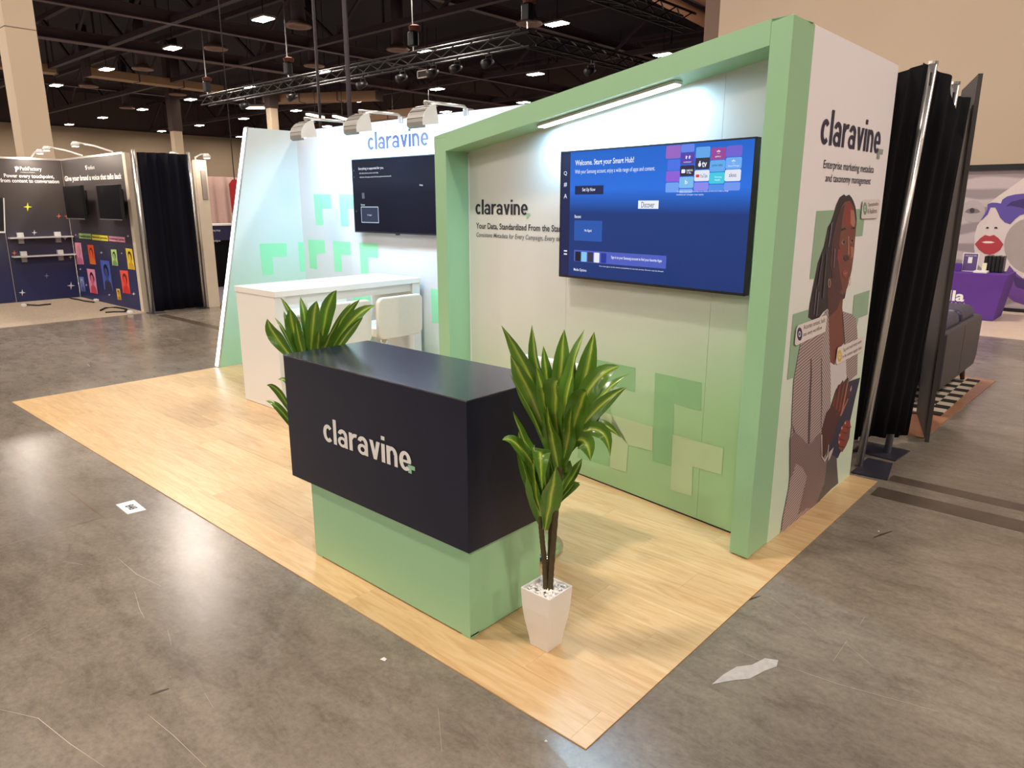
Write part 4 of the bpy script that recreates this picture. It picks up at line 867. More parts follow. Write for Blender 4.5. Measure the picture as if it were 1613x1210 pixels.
#      base px      tip px       control px    width  depth(base, tip)   twist
LV = [((880,735),(790,513),(850,600),.060,(0,.05)), ((878,720),(838,512),(846,600),.068,(0,.03)), ((880,715),(889,519),(880,600),.060,(.03,.10)), ((884,715),(921,519),(890,600),.072,(0,.02)),
      ((886,712),(936,523),(925,600),.062,(.02,.08)), ((876,730),(804,560),(835,610),.062,(0,-.04)), ((872,745),(802,588),(850,660),.020,(0,-.06)), ((888,700),(976,577),(925,585),.062,(0,.03)),
      ((890,715),(993,588),(935,620),.052,(.03,.12)), ((890,712),(987,610),(930,640),.046,(0,.03)), ((888,725),(958,632),(930,668),.040,(.02,.06)), ((884,745),(879,600),(868,598),.088,(0,-.10)),
      ((884,740),(925,618),(918,612),.074,(0,-.10)), ((878,745),(845,578),(862,640),.060,(0,-.05)), ((884,700),(978,690),(935,640),.036,(.03,.08)), ((882,705),(961,719),(955,640),.048,(0,-.01)),
      ((886,712),(930,726),(925,665),.060,(0,-.05)), ((868,760),(808,648),(822,700),.046,(0,-.02)), ((864,775),(791,693),(815,680),.040,(0,-.04)), ((862,790),(854,772),(845,640),.060,(0,-.10)),
      ((858,815),(815,712),(838,760),.046,(.01,.0)), ((856,830),(842,700),(838,770),.075,(.01,-.03)), ((858,835),(876,735),(866,790),.070,(.01,-.05)), ((868,790),(885,770),(900,690),.050,(.03,.02)),
      ((876,790),(917,722),(905,750),.034,(.02,.04)), ((874,800),(880,795),(935,720),.036,(.03,.06)), ((853,820),(817,680),(825,740),.040,(.02,.05)), ((862,800),(870,710),(855,730),.045,(.02,.0)),
      ((880,740),(862,640),(868,690),.060,(.0,-.06)), ((882,720),(856,545),(862,620),.046,(.05,.12)), ((886,715),(904,560),(892,630),.05,(.05,.10)), ((886,712),(952,600),(915,640),.05,(.05,.12)), ((878,735),(815,600),(850,650),.05,(.04,.10)), ((860,800),(800,690),(826,705),.03,(.03,.08)), ((862,795),(832,700),(846,740),.05,(.03,.06)), ((884,730),(900,640),(898,690),.058,(.0,-.06))]
for b, t_, c_, wd, (d0, d1) in LV:
    leaf(pix_at(*b, QP, d0), pix_at(*t_, QP, d1), pix_at(*c_, QP, (d0+d1)/2), wd*1.2, pr, twist=random.uniform(-.8,.8))
QL = (-2.03, 0.46, 0)
plf = planter(-2.03, 0.46, 'second potted dracaena, rising behind the left end of the counter')
pxb = lambda z: (lambda d: d)(z)
def project(p):
    d = Vector(p)-CAM; z = d.dot(FW); return (806.5+FPX*d.dot(RT)/z, 605-FPX*d.dot(UPV)/z)
for dx, top in ((-0.012, 0.86), (0.014, 0.78), (0.0, 0.70)):
    mb = MB(); ds = [Vector((-2.03+dx*(1+i*0.15), 0.46, 0.22+(top-0.22)*i/20)) for i in range(21)]
    mb.tube(ds, [0.0105*(1.06 if i % 2 else 0.95) for i in range(21)], 10).build('stem', STEM, plf, smooth=True)
LV2 = [((482,580),(447,490),(455,530),.05,(.04,.10)), ((500,575),(514,478),(508,520),.05,(.06,.12)), ((505,580),(552,478),(528,515),.05,(.05,.10)), ((510,585),(572,500),(545,520),.05,(-.02,-.05)), ((486,585),(466,505),(470,540),.05,(-.03,-.08)), ((470,575),(421,502),(428,530),.078,(0,-.02)), ((468,570),(432,500),(450,520),.022,(.03,.06)), ((478,570),(457,486),(458,515),.085,(0,-.04)), ((480,565),(441,468),(468,500),.034,(.03,.08)), ((490,570),(473,468),(482,505),.055,(.02,.08)),
       ((488,575),(499,474),(492,500),.085,(0,-.03)), ((505,570),(530,457),(508,480),.085,(.02,.06)), ((508,575),(567,472),(530,500),.060,(.02,.05)), ((512,575),(592,481),(548,492),.070,(0,.0)), ((500,580),(538,498),(515,530),.055,(0,-.06)),
       ((495,585),(478,520),(470,560),.060,(0,-.06)), ((505,580),(537,510),(530,545),.05,(.03,.04)), ((498,580),(503,520),(500,545),.07,(0,-.08)), ((490,590),(515,505),(500,530),.05,(.02,.05)), ((515,580),(525,520),(520,550),.06,(.03,.08)),
       ((478,690),(420,607),(440,600),.045,(0,-.03)), ((478,700),(419,632),(440,632),.045,(0,-.02)), ((480,670),(438,598),(462,590),.05,(.03,.04)), ((485,690),(500,600),(500,640),.05,(0,.02)), ((490,700),(530,640),(520,640),.05,(0,.04))]
for b, t_, c_, wd, (d0, d1) in LV2:
    leaf(pix_at(*b, QL, d0), pix_at(*t_, QL, d1), pix_at(*c_, QL, (d0+d1)/2), wd*0.92, plf, twist=random.uniform(-.6,.6))

# ---- booth number card on the floor
nc = thing('number_card', 'white paper card with the booth number taped to the concrete', 'paper card', (-3.05, -0.205, 0))
q_ = [onz(*q, 0.0012) for q in ((182.5,795),(211,787.5),(230.5,803),(201,810))]
MB().prism([v - Vector((0,0,0.0008)) for v in q_], (0,0,0.0008)).build('card', mat('white_paper', (0.82,0.80,0.79), 0.6, var=0.03), nc)
lettering('number_lettering', '848', None, -3.085, -3.005, -0.228, -0.182, mat('black_ink', (0.02,0.02,0.02), 0.5), nc, bold=0.02, frame=lambda a, z, off: Vector((a, z, 0.0022)))
for q, s, lab in (((604,1040), 0.012, 'small white paper scrap on the concrete near the booth floor edge'), ((860,1169), 0.005, 'tiny white crumb near the bottom of the concrete'), ((1384,838), 0.006, 'tiny white chip on the concrete right of the portal')):
    p = onz(*q); o = MB().add([(p.x-s,p.y-s*.6,.002),(p.x+s,p.y-s*.3,.003),(p.x+s*.5,p.y+s,.002),(p.x-s*.5,p.y+s*.7,.006),(p.x,p.y,.008)], [(0,1,4),(1,2,4),(2,3,4),(3,0,4),(3,2,1,0)]).build('paper_scrap', mat('white_paper', (0.82,0.80,0.79), 0.6), None); tag(o, lab, 'paper scrap')

# ================================================================== neighbouring booths, left
def frame_px(corners):
    """bilinear frame over four pixel corners TL, TR, BR, BL"""
    tl, tr, br, bl = corners
    def f(s, t):
        a = (tl[0]+(tr[0]-tl[0])*s, tl[1]+(tr[1]-tl[1])*s); b = (bl[0]+(br[0]-bl[0])*s, bl[1]+(br[1]-bl[1])*s)
        return (a[0]+(b[0]-a[0])*t, a[1]+(b[1]-a[1])*t)
    return f
LB = Plane((-13.75, 0, 0), (0,1,0), (1,0,0)); LS = Plane((0, 3.0, 0), (1,0,0), (0,-1,0))
DARKW = m_gradient('starry_print_lit_top', srgb(66,60,60), srgb(38,44,92), 1.7, 0.1, rough=0.45)  # charcoal top includes the arm lamps' glow, painted into the colour
lw = thing('starry_wall', 'dark navy booth wall with stars and two clear shelves at far left', 'display wall', (-13.8, 1.5, 0))
for y0, y1 in ((-2.4, -0.86), (-0.855, 0.69), (0.695, 1.995), (2.0, 2.995)):
    MB().box(-13.80, -13.75, y0, y1-0.004, 0.005, 2.42).build('panel', DARKW, lw)
MB().box(-13.80, -13.74, -2.4, 3.0, 2.42, 2.45).build('top_rail', SILVER, lw)
LINE = ink('panel_joint_line', (150,146,150))
print_px('joint_line', LB, [(7.5,365),(8.6,365),(27.0,478),(25.9,478)], LINE, lw, 0.003)
def star(c, r, m_, pl=LB, par=lw):
    pts = []
    for k in range(8):
        rr = r if k % 2 == 0 else r*0.26; a = k*math.pi/4; pts.append((c[0]+rr*math.sin(a), c[1]-rr*math.cos(a)))
    print_px('printed_star', pl, pts, m_, par, 0.004)
SY, SWh, SO, SG = ink('star_yellow',(232,224,60)), ink('star_white',(226,220,226)), ink('star_orange',(226,110,80)), ink('star_grey',(120,124,160))
for c_, r_, m_ in (((43.5,326),7,SY),((54,366.5),4.6,SWh),((102.5,374.8),4.2,SWh),((92.5,340.5),4.5,SO),((105,340.5),4.3,SO),((22.5,398.5),4.5,SO),((111,405),3.6,SWh),((73.5,434.5),4.6,SG),((111.8,450),6.5,SWh),((35,461),5.6,SWh),((2,332),6,SG)): star(c_, r_, m_)
lettering_px('logo_lettering', 'PathFactory', LB, (31.6,268), (65.5,268), (40,270.5), (40,262.5), WHITEINK, lw, off=0.004, bold=0.01)
lettering_px('slogan_lettering', 'Intelligence Platform', LB, (32.5,272), (55,272), (40,272.3), (40,270.8), WHITEINK, lw, off=0.004)
print_px('logo_mark', LB, [(22.5,263),(26,261.8),(30,263.5),(29.5,266.5),(26.5,268),(26,271),(24,271),(24,266)], WHITEINK, lw, 0.004)
lettering_px('slogan_lettering', 'Power every touchpoint,', LB, (6.2,278), (85,278), (45,282.0), (45,274.4), WHITEINK, lw, off=0.004, bold=0.02)
lettering_px('slogan_lettering', 'from content to conversation', LB, (0.6,285), (92.8,285), (45,288.0), (45,281.8), WHITEINK, lw, off=0.004, bold=0.02)
ACR = mat('clear_acrylic_shelf', (0.66,0.64,0.66), 0.15, var=0.05)
for zz, (pa, pb), brs, lab in ((0, ((12,374.5),(115,372.5)), ((31.5,374.5),(90,372.5)), 'upper clear shelf with two white brackets on the starry wall'), (1, ((18,403.5),(119.5,400.8)), ((36.5,402.5),(94,400.5)), 'lower clear shelf with two white brackets on the starry wall')):
    A, B = LB.hit(*pa), LB.hit(*pb); z = (A.z+B.z)/2
    t = thing('wall_shelf', lab, 'shelf', (-13.7, (A.y+B.y)/2, z), 'clear shelves on the starry wall')
    MB().box(-13.745, -13.60, A.y, min(B.y, 2.98), z-0.012, z+0.012).build('shelf_board', ACR, t)
    for q in brs:
        y = LB.hit(*q).y; MB().box(-13.745, -13.68, y-.045, y+.045, z-0.02, z+0.085).build('bracket', WHITE, t); MB().box(-13.745, -13.70, y-.04, y+.04, z-0.10, z-0.02).build('bracket_loop', mat('bracket_grey',(0.35,0.34,0.33),0.5), t)  # lower bracket piece in plain grey
fb = thing('white_frame', 'white framed dark board cut off by the left edge of the photo', 'frame', LB.hit(-20, 366))
for poly in ([(-60,364.5),(7.5,364.5),(7.8,367),(-60,367)], [(4.5,312),(6,312),(8,366),(6.3,366)]): MB().prism([LB.hit(*q)+Vector((0.002,0,0)) for q in poly], (0.03,0,0)).build('frame_bar', WHITE, fb)
MB().prism([LB.hit(*q)+Vector((0.002,0,0)) for q in ((-60,308),(4.5,312),(6.5,365),(-60,365))], (0.01,0,0)).build('board', BLACK, fb)
ls = thing('portrait_wall', 'dark navy booth wall with small coloured portrait prints', 'display wall', (-12.4, 3.0, 0))
MB().box(-13.75, -10.98, 3.0, 3.05, 0.005, 2.42).build('panel', DARKW, ls); MB().box(-13.75, -10.98, 2.995, 3.05, 2.42, 2.45).build('top_rail', SILVER, ls)
MB().box(-10.98, -10.87, 2.985, 3.06, 0.0, 2.43).build('end_post', mat('beige_end_post', srgb(214,200,180), 0.5), ls)
g = frame_px([(102,277.5),(191.5,272.5),(192,284.5),(103,288)])
me = text_mesh('Give your brand a voice that talks back', 0.03); bb = bbox(me)
for v in me.vertices: v.co = LS.hit(*g((v.co.x-bb[0])/(bb[1]-bb[0]), 1-(v.co.y-bb[2])/(bb[3]-bb[2]))) + LS.N*0.004
me.name = 'slogan_lettering'; me.materials.clear(); me.materials.append(WHITEINK); o = bpy.data.objects.new('slogan_lettering', me); COL.objects.link(o); put(o, ls)
lettering_px('logo_lettering', 'tofun', LS, (138.5,264), (149,263.5), (143,266.8), (143,260.8), WHITEINK, ls, off=0.004, bold=0.01)
print_px('logo_mark', LS, [(134.5,261),(137.5,260.6),(137.3,262),(135.6,262.4),(137.6,264),(137,267.5),(135,267.5),(136,265),(134.6,264)], WHITEINK, ls, 0.004)
Zm = lambda x, y: (90+x/7.5625, 340+y/7.5625)
for pts, rgb, s_ in (([(262,208),(405,215),(410,280),(268,268)],(170,212,130),'Real-time access'), ([(415,222),(605,238),(610,303),(420,285)],(236,226,70),'Multimodal generation'), ([(615,240),(808,255),(815,320),(620,300)],(222,150,176),'Guided buyer journeys')):
    c4 = [Zm(*p) for p in pts]; card = print_px('printed_tag', LS, c4, ink('tag_%d' % rgb[0], rgb), ls, 0.004)
    g = frame_px([(c4[0][0]+1, c4[0][1]+2), (c4[1][0]-1, c4[1][1]+2), (c4[2][0]-1, c4[2][1]-2), (c4[3][0]+1, c4[3][1]-2)]); me = text_mesh(s_, 0.004); bb = bbox(me)
    for v in me.vertices: v.co = LS.hit(*g((v.co.x-bb[0])/(bb[1]-bb[0]), 1-(v.co.y-bb[2])/(bb[3]-bb[2]))) + LS.N*0.007
    me.name = 'tag_lettering'; me.materials.clear(); me.materials.append(NAVYINK); o = bpy.data.objects.new('tag_lettering', me); COL.objects.link(o); put(o, card)
for pts, rgb, fig, hr in (([(208,318),(285,322),(322,580),(240,578)],(230,150,190),(190,110,140),(200,150,120)), ([(362,345),(432,348),(468,582),(395,575)],(232,86,44),(214,120,50),(110,40,30)), ([(642,400),(708,402),(730,600),(662,590)],(176,214,130),(120,150,96),(40,50,40)),
        ([(817,385),(895,395),(932,645),(850,635)],(236,206,60),(206,160,50),(50,36,26)), ([(513,525),(622,538),(672,895),(565,875)],(76,98,190),(52,48,70),(24,22,34)), ([(355,628),(450,640),(487,932),(400,915)],(226,150,184),(196,70,84),(54,30,40)),
        ([(748,648),(845,655),(877,932),(788,918)],(232,86,66),(206,40,36),(90,30,30)), ([(263,723),(318,730),(342,905),(288,898)],(110,130,200),(80,90,140),(190,180,190)), ([(705,868),(750,870),(770,1005),(727,1000)],(232,196,80),(170,130,50),(40,30,26))):
    c4 = [Zm(*p) for p in pts]; g = frame_px(c4); nm = '%d%d' % (rgb[0], pts[0][0])
    card = print_px('portrait_print', LS, c4, ink('card_'+nm, rgb), ls, 0.004)
    for poly, m_, of in (([(0.12,1.0),(0.2,0.74),(0.42,0.64),(0.62,0.64),(0.86,0.76),(0.95,1.0)], ink('figure_'+nm, fig), 0.006), (disc(0.52,0.36,0.27,0.24,12), ink('fighair_'+nm, hr), 0.007),
                         ([(0.44,0.6),(0.44,0.72),(0.6,0.72),(0.6,0.6)], ink('figskin_'+nm, tuple(int((a+b)/2) for a, b in zip(rgb, fig))), 0.008), (disc(0.52,0.44,0.19,0.2,12), ink('figskin_'+nm, tuple(int((a+b)/2) for a, b in zip(rgb, fig))), 0.009)):
        print_px('portrait_figure', LS, [g(*p) for p in poly], m_, card, of)
for c_, r_ in (((160,398),2.6),((150,439),2.4),((172.5,464.5),2.2),((211,463),3.2),((202,372),2.4),((127,424),2.2),((136.5,449),2.2),((119.5,370),1.8),((192,399),1.8)): star(c_, r_, SWh, LS, ls)
for corners, lab in (([(95,292.6),(126.5,292.6),(134,346),(109,344.5)], 'black swivel television nearest the corner of the portrait wall'), ([(150,292),(185.4,290),(192.8,347),(158.7,346)], 'black swivel television near the post of the portrait wall')):
    pl = Plane((0, 2.80, 0), (1,0,0), (0,-1,0)); h = [pl.hit(*q) for q in corners]; xL = (h[0].x+h[3].x)/2; xR = (h[1].x+h[2].x)/2; zT = (h[0].z+h[1].z)/2; zB = (h[2].z+h[3].z)/2
    t = thing('television', lab, 'television', ((xL+xR)/2, 2.82, zB), 'black televisions on the portrait wall')
    MB().box(xL, xR, 2.80, 2.85, zB, zT).build('casing', BLACK, t, bevel=0.004); MB().box(xL+.01, xR-.01, 2.797, 2.802, zB+.015, zT-.01).build('screen', mat('dead_screen', (0.006,0.006,0.008), 0.3, spec=0.15), t)
    MB().box(xL, xR, 2.795, 2.80, zB, zB+.012).build('bezel', GREYMETAL, t)
    xm = (xL+xR)/2; MB().bar((xm, 2.85, (zB+zT)/2), (xm-.05, 2.985, (zB+zT)/2), 0.08).build('swivel_arm', BLACKMETAL, t); MB().box(xm-.18, xm+.08, 2.975, 2.998, (zB+zT)/2-.2, (zB+zT)/2+.2).build('wall_plate', BLACKMETAL, t)
def thin_lamp(base, tip, label, watts, col=(1.0,0.85,0.68), size=0.12):
    b, e = Vector(base), Vector(tip); t = thing('arm_spotlight', label, 'lamp', b, 'thin arm lamps on the left booths')
    mid = b.lerp(e, 0.5) + Vector((0,0,0.03)); MB().tube([b+Vector((0,0,-.04)), b+Vector((0,0,.02)), mid, e], 0.012, 8).build('arm', WHITE, t, smooth=True)
    MB().lathe([(0.03,0.06),(0.055,0.03),(0.06,0.0),(0.05,-0.01)], e+Vector((0,0,-.05)), 14).build('lamp_head', WHITE, t, smooth=True)
    MB().lathe([(0.045,0),(0.045,0.004)], e+Vector((0,0,-.066)), 14).build('lamp_lens', emit('warm_lens', (1.0,0.9,0.75), 20.0), t)
    ld = bpy.data.lights.new('spot', 'AREA'); ld.shape = 'DISK'; ld.size = size; ld.energy = watts; ld.color = col
    lo = bpy.data.objects.new('spot', ld); COL.objects.link(lo); d = (Vector((b.x, b.y, 1.9)) - e).normalized(); lo.rotation_euler = d.to_track_quat('-Z', 'Y').to_euler(); lo.location = e+Vector((0,0,-.075)); put(lo, t)
p = LB.hit(51, 252); thin_lamp((-13.77, p.y, 2.45), (-13.3, p.y, 2.56), 'thin white arm lamp above the starry wall lettering', 12)
for q, lab in (((128,250),'thin white arm lamp above the corner television'), ((176,245),'thin white arm lamp above the portrait wall post')):
    p = LS.hit(*q); thin_lamp((p.x, 3.02, 2.45), (p.x, 2.50, 2.58), lab, 12)
cp = MB().box(-13.75, -10.78, -2.4, 3.0, -0.02, 0.006).build('floor_carpet', m_carpet('beige_carpet', srgb(150,134,116), srgb(186,170,150))); struct(cp, 'beige carpet of the left booth')
for pts, lab in (([(106,467),(112,470),(118,471),(124,472),(132,474),(148,476)], 'loose black cable on the carpet in the booth corner'), ([(158,489),(166,485),(182,484),(200,487),(196,491),(180,491),(166,492)], 'coiled black cable on the carpet below the portraits'), ([(42,480),(60,481),(80,479)], 'short thin cable on the carpet below the starry wall')):
    o = MB().tube([onz(a, b, 0.02) for a, b in pts], 0.012, 6).build('cable', BLACK, smooth=True); tag(o, lab, 'cable')
for q, lab in (((38,483),'small white plug on the carpet below the starry wall'), ((152,475),'small white plug at the foot of the portrait wall'), ((205,494),'small white adapter beside the coiled cable')):
    p = onz(*q, 0.006); o = MB().box(p.x-.05, p.x+.05, p.y-.03, p.y+.03, 0.006, 0.05).build('power_plug', WHITE, bevel=0.008); tag(o, lab, 'plug')
# ---- drapes: wavy cloth along a plan polyline
def curtain(name, plan, z0, ztops, m_, label, lean=0.0, amp=0.025, wl=0.16, cat='curtain'):
    pts = [Vector((x, y, 0)) for x, y in plan]; L = [0]
    for a, b in zip(pts, pts[1:]): L.append(L[-1] + (b-a).length)
    n = max(16, int(L[-1]/wl*8)); cols = []
    for i in range(n+1):
        s = L[-1]*i/n; k = max(j for j in range(len(L)-1) if L[j] <= s+1e-9); f = (s-L[k])/(L[k+1]-L[k]); p = pts[k].lerp(pts[k+1], f); d = (pts[k+1]-pts[k]).normalized(); nrm = Vector((-d.y, d.x, 0))
        zt = ztops[k]*(1-f)+ztops[k+1]*f; cols.append((p, nrm, zt, s))
    mb = MB(); rows = 7; rn = random.Random(len(plan))
    ph = [rn.uniform(0, 6) for _ in range(3)]
    for r in range(rows+1):
        for p, nrm, zt, s in cols:
            z = z0 + (zt-z0)*r/rows; w_ = amp*(math.sin(s/wl*2*math.pi+ph[0]+0.3*r/rows) + 0.5*math.sin(s/wl*3.1+ph[1]))
            mb.v.append(tuple(p + nrm*w_ + Vector((lean*z/2.44, 0, z))))
    for r in range(rows):
        for i in range(n): a = r*(n+1)+i; mb.f.append((a, a+1, a+n+2, a+n+1))
    o = mb.build(name, m_, smooth=True); so = o.modifiers.new('cloth', 'SOLIDIFY'); so.thickness = 0.004
    return tag(o, label, cat)
NAVYDR = m_drape('dark_blue_drape', (0.004,0.004,0.009))
curtain('drape', [(-10.62, 3.07), (-10.64, 3.45), (-10.62, 3.82)], 0.03, [2.43, 2.44, 2.43], NAVYDR, 'black drape hanging between two poles right of the portrait wall')
def pole(base, top, label, r=0.024, plate=None):
    t = thing('drape_pole', label, 'pole', base, 'drape poles'); b, e = Vector(base), Vector(top)
    MB().tube([b+Vector((0,0,0.012)), b.lerp(e,0.5), e], r, 12).build('tube', SILVER, t, smooth=True)
    d = (e-b).normalized(); MB().tube([e-d*0.004, e+d*0.012], r*1.08, 12).build('cap', SILVER, t); MB().box(e.x-.004, e.x+.006, e.y-r-.002, e.y-r+.004, e.z-.12, e.z-.05).build('slot', BLACK, t)
    MB().tube([b+Vector((0,0,0.01)), b+Vector((0,0,0.05))], r*0.8, 10).build('spigot', SILVER, t)
    if plate: MB().prism([Vector((x, y, 0.002)) for x, y in plate], (0,0,0.008)).build('base_plate', mat('steel_plate', srgb(66,66,78), 0.35, 0.4), t)
    return t
pole((-10.66, 3.03, 0), (-10.66, 3.03, 2.46), 'silver drape pole beside the portrait wall post', plate=[(-10.78,2.98),(-10.58,2.98),(-10.58,3.2),(-10.78,3.2)])
pole((-10.66, 3.86, 0), (-10.66, 3.86, 2.46), 'silver drape pole at the right end of the far left drape', plate=[(-10.78,3.76),(-10.58,3.76),(-10.58,3.92),(-10.78,3.92)])
dw = thing('divider_wall', 'grey divider wall with beige end post right of the far left drape', 'display wall', (-12, 4.0, 0))
MB().box(-13.6, -10.72, 3.96, 4.05, 0.004, 2.34).build('panel', mat('grey_divider', srgb(120,112,104), 0.6), dw); MB().box(-10.72, -10.64, 3.94, 4.13, 0.0, 2.36).build('end_post', mat('beige_end_post', srgb(214,200,180), 0.5), dw); MB().box(-10.645, -10.62, 4.02, 4.10, 1.75, 2.2).build('post_insert', mat('grey_insert', srgb(150,140,134), 0.6), dw)
thin_lamp((-10.72, 4.0, 2.38), (-10.45, 4.06, 2.44), 'glowing arm lamp at the near end of the divider wall', 3); thin_lamp((-11.0, 3.95, 2.38), (-10.9, 3.72, 2.47), 'glowing arm lamp beside the top of the far left drape', 3)
PK = Plane((-17.0, 0, 0), (0,1,0), (1,0,0)); a, b = PK.hit(329, 278), PK.hit(384, 280)
curtain('curtain', [(-17.0, a.y-0.4), (-17.02, (a.y+b.y)/2), (-17.0, b.y+1.2)], 0.02, [a.z, a.z, a.z], mat('dusty_pink_curtain', srgb(206,172,160), 0.8, var=0.1, scale=20), 'dusty pink curtain hung behind the divider wall', amp=0.04, wl=0.3)
RB = Plane((-15.0, 0, 0), (0,1,0), (1,0,0)); h = [RB.hit(*q) for q in ((361,290),(366,283),(392,283),(392,335),(366,335))]
rb = thing('red_banner', 'red hanging banner beside the wing wall edge', 'banner', (-15.0, h[1].y, h[3].z)); MB().prism([h[0], h[1], h[2], h[3], h[4]], (-.02,0,0)).build('banner_cloth', mat('red_cloth', srgb(176,40,46), 0.7), rb)
MB().tube([(-15.0, h[1].y+.05, h[1].z), (-15.0, h[1].y+.05, 13.5)], 0.012, 6).build('hanging_wire', BLACKMETAL, rb)
KB = Plane((-13.4, 0, 0), (0,1,0), (1,0,0)); p0, p1 = KB.hit(327, 356), KB.hit(372, 358)
kb = thing('kiosk_counter', 'dark navy draped counter behind the divider wall', 'counter', (-13.4, p0.y, 0)); MB().box(-14.0, -13.4, p0.y-.5, p1.y+.6, 0.95, p0.z).build('sign_panel', mat('navy_sign', srgb(38,32,70), 0.6), kb); MB().box(-13.98, -13.42, p0.y-.48, p1.y+.58, 0.004, 0.95).build('drape_skirt', DRAPE, kb); MB().box(-14.0, -13.39, p0.y-.5, p1.y+.6, p0.z, p0.z+.03).build('counter_top', WHITE, kb)
for v_, s_ in ((363.5, 'consulting design'), (380, 'market intelligence')): lettering_px('sign_lettering', s_, KB, (328,v_), (347,v_), (335,v_+2), (335,v_-2), WHITEINK, kb, off=0.004)
pc = MB().box(-16.5, -10.6, 4.2, 9.0, -0.02, 0.005).build('floor_purple_carpet', m_carpet('violet_grey_carpet', srgb(112,102,118), srgb(146,136,150))); struct(pc, 'violet grey carpet behind the divider wall')

# ================================================================== right side: drape, panel, neighbour booth
pole((-0.173, 3.262, 0), (-0.045, 3.262, 2.447), 'silver drape pole at the back corner of the graphic wall', plate=[tuple(onz(*q)[:2]) for q in ((1340.5,745.6),(1398,757.5),(1406,732),(1367,723))])
pole((-0.11, 3.66, 0), (0.005, 3.62, 2.375), 'second silver drape pole, behind the first in the black drape', plate=[(-.3,3.55),(-.02,3.52),(0.0,3.8),(-.3,3.82)])
curtain('drape', [(-1.6, 3.12), (-0.36, 3.10), (-0.27, 3.20), (-0.225, 3.34), (-0.12, 3.50), (-0.065, 3.60), (-0.05, 3.72)], 0.17, [2.38, 2.38, 2.42, 2.47, 2.40, 2.16, 2.02], DRAPE, 'black drape hanging beside the graphic wall behind the silver poles', lean=0.12, amp=0.014, wl=0.11)
curtain('drape', [(-1.4, 3.86), (-0.22, 3.84), (-0.13, 3.92), (-0.09, 4.06), (-0.16, 4.3)], 0.05, [2.30, 2.32, 2.34, 2.34, 2.3], DRAPE, 'black drape in the gap between second pole and dark panel', lean=0.10, amp=0.01, wl=0.1)
e0, e1 = Vector((0.045, 4.12, 0)), Vector((-0.19, 4.86, 0)); ed = (e1-e0).normalized(); en = Vector((ed.y, -ed.x, 0))
hp_ = thing('dark_panel', 'dark grey angled side panel of the neighbour booth', 'panel', e0)
MB().prism([up3(p, 0.022) for p in (e0, e1, e1-en*0.025, e0-en*0.025)], (0,0,2.468)).build('board', mat('charcoal_board', srgb(30,27,27), 0.55, var=0.1), hp_)
MB().prism([up3(p, 0.0) for p in (e0-ed*0.002+en*0.001, e0+ed*0.012+en*0.001, e0+ed*0.012-en*0.026, e0-ed*0.002-en*0.026)], (0,0,2.49)).build('edge_strip', mat('dark_edge', srgb(60,54,52), 0.5), hp_)
MB().bar(up3(e1-en*0.012, 0.006), up3(e1-en*0.35, 0.006), 0.06, 0.012).build('foot', BLACKMETAL, hp_)
rm = [onz(*q)[:2] for q in ((1466,681),(1566,601))]
mt = MB().prism([(-1.9, 4.19, 0.001), (0.0, 4.19, 0.001), (rm[1][0]+.01, rm[1][1], 0.001), (-1.9, rm[1][1], 0.001)], (0,0,0.008)).build('floor_mat', m_wood('brown_vinyl', ((160,112,84),(136,90,66),(178,132,100)))); tag(mt, 'brown wood-look mat under the checked rug', 'mat')
RUGM, t_, b_ = new_mat('checked_rug'); ck = t_.nodes.new('ShaderNodeTexChecker'); ck.inputs['Scale'].default_value = 1.0; t_.links.new(mapped(t_, geo_pos(t_), (6.5, 8.0, 1)), ck.inputs['Vector']); ck.inputs['Color1'].default_value = (*srgb(196,182,162),1); ck.inputs['Color2'].default_value = (*srgb(28,22,24),1); t_.links.new(ck.outputs['Color'], b_.inputs['Base Color']); b_.inputs['Roughness'].default_value = 0.95
rg = MB().box(-1.6, -0.045, 4.9, 6.50, 0.009, 0.017).build('rug', RUGM); tag(rg, 'black and cream checked rug under the dark sofa', 'rug')
sf = thing('sofa', 'dark charcoal sofa with its back to the aisle', 'sofa', (-0.5, 5.7, 0.018))
SFM = mat('charcoal_leather', srgb(50,46,54), 0.45, var=0.1, scale=20, bump=0.1); SFC = mat('navy_tufted_leather', srgb(46,46,72), 0.4, var=0.12, scale=20, bump=0.2)
MB().prism([(-0.11,5.05,0.17),(-0.11,6.43,0.17),(-0.11,6.52,0.26),(-0.11,6.54,0.62),(-0.11,6.46,0.66),(-0.11,5.05,0.66)], (-0.16,0.0,0)).build('back', SFM, sf, bevel=0.025, seg=3)
MB().box(-0.95, -0.29, 5.1, 6.43, 0.18, 0.38).build('seat', SFC, sf, bevel=0.04, seg=3)
for y in (5.06, 6.40): MB().box(-0.98, -0.28, y, y+0.12, 0.18, 0.54).build('arm', SFM, sf, bevel=0.03, seg=3)
for y in (5.18, 5.80): MB().box(-0.50, -0.16, y, y+0.6, 0.40, 0.76).build('back_cushion', SFC, sf, bevel=0.07, seg=4)
for y in (5.75,): MB().box(-0.112, -0.1085, y, y+.008, 0.2, 0.64).build('seam', BLACK, sf)
LEGM = mat('walnut_leg', srgb(78,46,32), 0.5)
for x in (-0.2, -0.9):
    for y in (5.15, 6.38): MB().tube([(x, y, 0.17), (x+.02, y+.03, 0.0235)], [0.032, 0.02], 12).build('leg', LEGM, sf, smooth=True)
wf = MB().box(-6.5, 6.0, 9.45, 12.6, -0.02, 0.006).build('floor_pale', m_wood('pale_ash_floor', ((214,194,172),(196,174,150),(226,208,188)))); struct(wf, 'pale wood floor of the far right booth')
TP = Plane((0, 10.9, 0), (1,0,0), (0,-1,0)); tr = TP.hit(1589, 432); tl = TP.hit(1500, 430)
pt = thing('draped_table', 'table under a purple cloth with white lettering at far right', 'table', (-1.5, 11.3, 0)); xr, zt = tr.x, (tr.z+tl.z)/2
